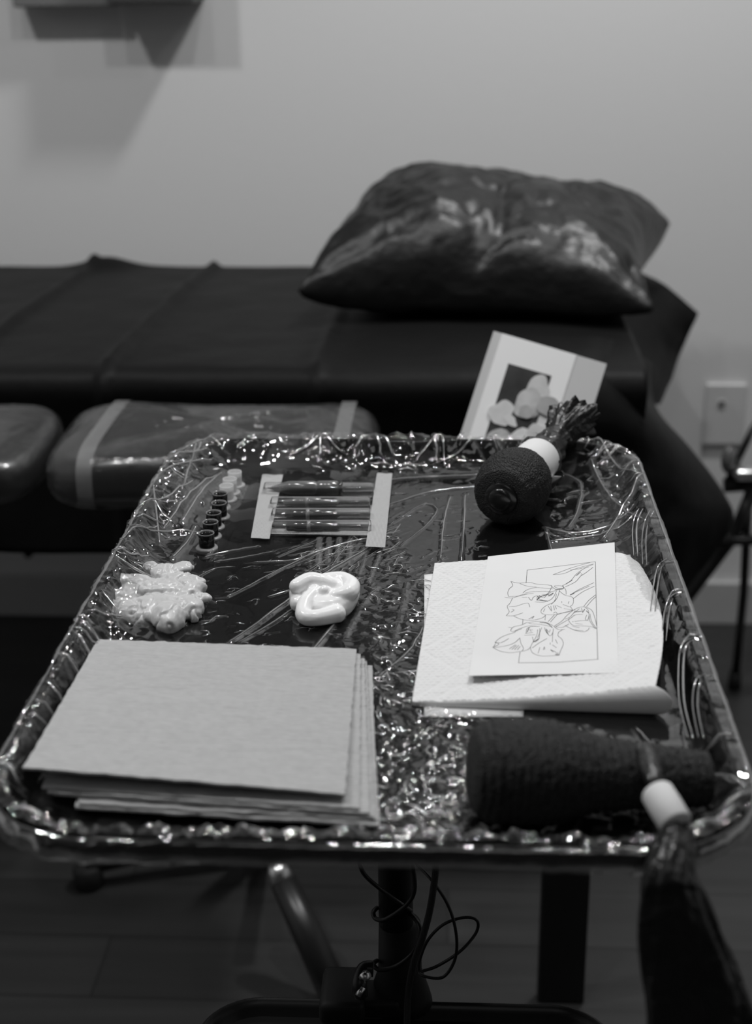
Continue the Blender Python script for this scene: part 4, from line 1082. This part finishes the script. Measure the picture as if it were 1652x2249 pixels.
M_flange = mat('clear_flange', 0.42, 0.25, sss=0.3, alpha=0.6)
M_lip = mat('clear_lip', 0.22, 0.2)
ink_cap(True, 455, 1204, 'black ink cap nearest the camera, front end of the filled row', True, 0)
ink_cap(False, 464, 1179, 'filled ink cap second from the front of its row', True, 0)
ink_cap(False, 471, 1158, 'filled ink cap in the middle of the row of five', True, 0)
ink_cap(False, 483, 1136, 'filled ink cap second from the back of its row', True, 0)
ink_cap(False, 485, 1115, 'rearmost filled ink cap, touching the empty frosted caps', True, 0)
ink_cap(False, 499, 1098, 'empty frosted ink cap nearest the filled ones', False, 0)
ink_cap(False, 506, 1083, 'empty frosted ink cap between two other empty ones', False, 0)
ink_cap(False, 517, 1067, 'empty frosted ink cap furthest back', False, 0)

# ------------------------------------------------------------------ needle packs and tape
def tape(pts, z, label):
    cs = [at(x, y, z) for x, y in pts]
    c0 = (cs[0]+cs[1]+cs[2]+cs[3])/4
    P = [[bilin(cs, i/8, j/40)-c0+Vector((0, 0, .0008*fbm(i*.3, j*.25)+.0004)) for j in range(41)] for i in range(9)]
    V, Fc = solid_sheet(P, .00025); o = link('tape_strip', V, Fc, M_gauze, None); o.location = c0; autosmooth(o, 50)
    tag(o, label, 'tape'); return o
tape([(576, 1043), (622, 1043), (592, 1184), (551, 1182)], .7815, 'white woven tape strip holding the left ends of the needle packs')
tape([(828, 1040), (862, 1040), (846, 1203), (803, 1201)], .7822, 'white woven tape strip holding the right ends of the needle packs')
tape([(592, 1163), (808, 1167), (808, 1176), (590, 1173)], .7803, 'narrow white tape strip in front of the needle packs')
def pack(px0, px1, py, z, w, label, dark):
    A, B = at(px0, py, z), at(px1, py, z); A.z = B.z = z
    ctr = (A+B)/2; ax_ = (B-A).normalized(); L = (B-A).length; sd_ = Vector((-ax_.y, ax_.x, 0))
    rt = root('needle_cartridge', (ctr.x, ctr.y, .7785), label, 'needle cartridge', 'needle cartridges in clear packs')
    # clear blister shell
    mb = MB(); rot = Matrix((ax_, sd_, Vector((0, 0, 1)))).transposed()
    mb.box((ctr.x, ctr.y, .7792+.0045), (L*1.08, w, .009), .002, rot); mb.build('blister', M_blister, rt)
    mb = MB(); mb.box((ctr.x, ctr.y, .7789), (L*1.18, w*1.25, .0006), 0, rot); mb.build('backing', M_blister, rt, smooth=False)
    r = .0064 if dark == 0 else .0046
    if dark == 0:
        pr_ = [(0, .0006), (L*.02, .0008), (L*.20, r*.98), (L*.24, r), (L*.46, r), (L*.47, r*.9), (L*.49, r*.9), (L*.50, r*1.05), (L*.68, r*1.05), (L*.70, r*.8)]
        mb = MB(); mb.lathe(pr_, A+Vector((0, 0, 0)), ax_, 24); mb.build('shell', M_smoke2, rt)
        mb = MB(); mb.lathe([(L*.70, r*.95), (L*.73, r*1.0), (L*.74, r*.4)], A, ax_, 20); mb.build('end_ring', M_smoke, rt)
        mb = MB(); mb.tube([A+ax_*L*.74, A+ax_*L*.88], .0009, 8); mb.build('plunger', M_smoke2, rt)
    else:
        pr_ = [(L*.1, .001), (L*.12, r*.6), (L*.2, r*.75), (L*.22, r*.95), (L*.5, r*.95), (L*.52, r*.7), (L*.66, r*.7), (L*.7, r*.5)]
        mb = MB(); mb.lathe(pr_, A, ax_, 24); mb.build('shell', M_smoke if dark == 1 else M_smoke2, rt)
        mb = MB(); mb.tube([A+ax_*L*.7, A+ax_*L*.92], .0008, 8); mb.build('plunger', M_smoke, rt)
        mb = MB(); mb.lathe([(L*.34, r*1.02), (L*.38, r*1.02)], A, ax_, 20); mb.build('end_ring', M_lip, rt)
    return rt
pack(588, 812, 1072, .7845, .014, 'dark pointed needle cartridge at the back of the taped packs', 0)
pack(602, 805, 1104, .7842, .013, 'needle cartridge in clear blister, second from the back of the taped packs', 2)
pack(604, 806, 1130, .7842, .014, 'black needle cartridge in clear blister, third from the back of the taped packs', 1)
pack(606, 808, 1156, .7842, .013, 'foremost clear blister of the taped needle packs', 1)

# ------------------------------------------------------------------ wrapped machines
def wrapfn(period, amp_, p_seed):
    def f(t, a, r):
        ph = (t/period+a/(2*math.pi)*1.0+.25*fbm(math.cos(a)*1.5+p_seed, math.sin(a)*1.5, t*40))
        fr = ph-math.floor(ph)
        return r+amp_*(fr**.5)-amp_+.0006*fbm(math.cos(a)*6, math.sin(a)*6+p_seed, t*160)+.00035*math.sin(a*70+fr*3)*(1 if fr > .2 else .2)
    return f
A = at(1102, 1094, .8065); Bx = atY(1236, 950, 1.262)
ax_ = (Bx-A).normalized(); Lm = (Bx-A).length
rt = root('tattoo_machine', tuple(A), 'bandage-wrapped pen machine with white tape, its bulb facing the camera at the back right', 'tattoo machine')
pr_ = [(-.0005, .0001), (-.0005, .012), (.001, .017)]
for k in range(60):
    t = k/59; x = .001+t*.066
    pr_.append((x, .0165+.0148*math.sin(math.pi*min(1, (t*.95+.10)))**.6 if t < .92 else .0165+.0148*math.sin(math.pi*min(1, (t*.95+.10)))**.6))
mb = MB(); mb.lathe(pr_, A, ax_, 140, wrapfn(.0056, .0026, 1.)); gw = mb.build('grip_bandage', M_gripwrap, rt)
mb = MB(); mb.lathe([(-.0072, .0001), (-.0070, .0050), (-.0064, .0080), (-.0055, .0094), (-.0042, .0100), (-.0040, .0108), (-.0036, .0128), (-.0026, .0138), (.003, .0142)], A, ax_, 48); autosmooth(mb.build('end_cap', M_dot, rt), 35)
mb = MB(); mb.lathe([(.058, .0195), (.060, .0208), (.075, .0205), (.095, .0195), (.098, .018)], A, ax_, 48, lambda t, a, r: r*(1+.012*math.sin(2*a+.5))); tp = mb.build('tape_wrap', M_tape, rt)
q = A+ax_*.062; 
tip = at(1226, 1052, .792); rootp = at(1212, 1072, .787)
mb = MB(); mb.add([at(1216, 1045, .806), at(1233, 1046, .803), at(1212, 1076, .790), at(1205, 1070, .790)], [(0, 1, 2, 3)]); tf = mb.build('tape_end', M_tape, tp)
sm = tf.modifiers.new('t', 'SOLIDIFY'); sm.thickness = .0004
mb = MB()
mb.lathe([(.092, .0185)]+[(.095+.0045*k, .0185+.0018*math.sin(k*1.1)-.0006*k) for k in range(16)], A, ax_, 40,
         lambda t, a, r: r*(1+.06*math.sin(a*5+t*90)+.05*math.sin(a*9-t*60)))
# crumpled open end of the bag
E0 = A+ax_*(Lm-.012)
V = []; n1, n2 = 64, 16
a1 = ax_.cross(Vector((0, 0, 1))).normalized(); a2 = a1.cross(ax_)
for j in range(n2):
    t = j/(n2-1)
    for i in range(n1):
        a = 2*math.pi*i/n1
        r =   .0095+.0125*t**.8*(1+.30*math.sin(a*2+.6)*t)+.0030*t*math.sin(a*6+t*5)+.0022*math.sin(a*16+t*3)*t
        V.append(E0+ax_*(t*.022-.003*math.sin(a*5)*t)+(a1*math.cos(a)+a2*math.sin(a))*r+Vector((.006*t, 0, .009*t)))
mb.add(V, [(j*n1+i, j*n1+(i+1) % n1, (j+1)*n1+(i+1) % n1, (j+1)*n1+i) for j in range(n2-1) for i in range(n1)])
mb.build('bag_sleeve', M_bag, rt)

# front machine, lying along the front right
A = at(1032, 1688, .8090); B = at(1570, 1712, .7960)
ax_ = (B-A).normalized(); Lm = (B-A).length
rt = root('tattoo_machine', tuple(A), 'large black bandage-wrapped machine lying along the front right of the tray', 'tattoo machine')
ctl = [(0, .0001), (.0, .018), (.003, .024), (.012, .0288), (.030, .0298), (.045, .0290), (.060, .0250), (.072, .0215), (.095, .0190), (.12, .0170), (Lm-.004, .0150), (Lm, .0001)]
tt_ = np.linspace(0.0005, Lm-.001, 130); pr_ = [(0, .0001)]+[(t, float(np.interp(t, [c[0]+1e-5*i for i, c in enumerate(ctl)], [c[1] for c in ctl]))) for t in tt_]+[(Lm, .0001)]
mb = MB(); mb.lathe(pr_, A, ax_, 120, wrapfn(.0048, .0018, 4.)); mb.build('grip_bandage', M_gripwrap, rt)
# lead that leaves the tray over the front rim, in a black sleeve
P = smoothpath([at(1418, 1648, .818), at(1428, 1690, .822), at(1440, 1725, .820)], 6)
rt = root('sleeved_lead', tuple(at(1470, 1800, .81)), 'machine lead in a black plastic sleeve with white tape, hanging over the front rim', 'lead')
mb = MB(); mb.tube(P, [.0055]*len(P), 20); mb.v = [v+Vector((.0006*fbm(v.x*300, v.y*300), 0, .0009*fbm(v.x*200, v.y*200, v.z*200))) for v in mb.v]; mb.build('connector', M_bag, rt)
T0, T1 = at(1444, 1742, .8180), at(1484, 1808, .8120)
mb = MB(); mb.tube([T0.lerp(T1, -.06), T0, T0.lerp(T1, .5), T1, T1.lerp(T0, -.05)], [.0080, .0088, .0090, .0088, .0080], 28); mb.build('tape_wrap', M_tape, rt)
ctrs = [(1476, 1800, .640, .0080), (1480, 1845, .625, .0085), (1478, 1890, .612, .0105), (1474, 1950, .603, .014), (1490, 2040, .598, .019), (1515, 2140, .596, .024), (1540, 2249, .594, .029), (1560, 2360, .592, .033), (1570, 2450, .592, .035)]
Pp = smoothpath([atY(x, y, Y) for x, y, Y, r in ctrs], 8); Rr = np.interp(np.linspace(0, 1, len(Pp)), np.linspace(0, 1, len(ctrs)), [c[3] for c in ctrs])
mb = MB(); mb.tube(Pp, Rr.tolist(), 48, caps=False)
cidx = 0
for i, v in enumerate(mb.v):
    k = i//48; c_ = Pp[k]; a = 2*math.pi*(i % 48)/48; o_ = v-c_
    sq = 0.30 if k > 24 else (0.55 if k > 14 else 1.0)
    mb.v[i] = c_+Vector((o_.x, o_.y*sq, o_.z))*(1+.10*math.sin(a*4+k*.11)+.06*math.sin(a*9-k*.23))
mb.build('bag_sleeve', M_bag, rt)
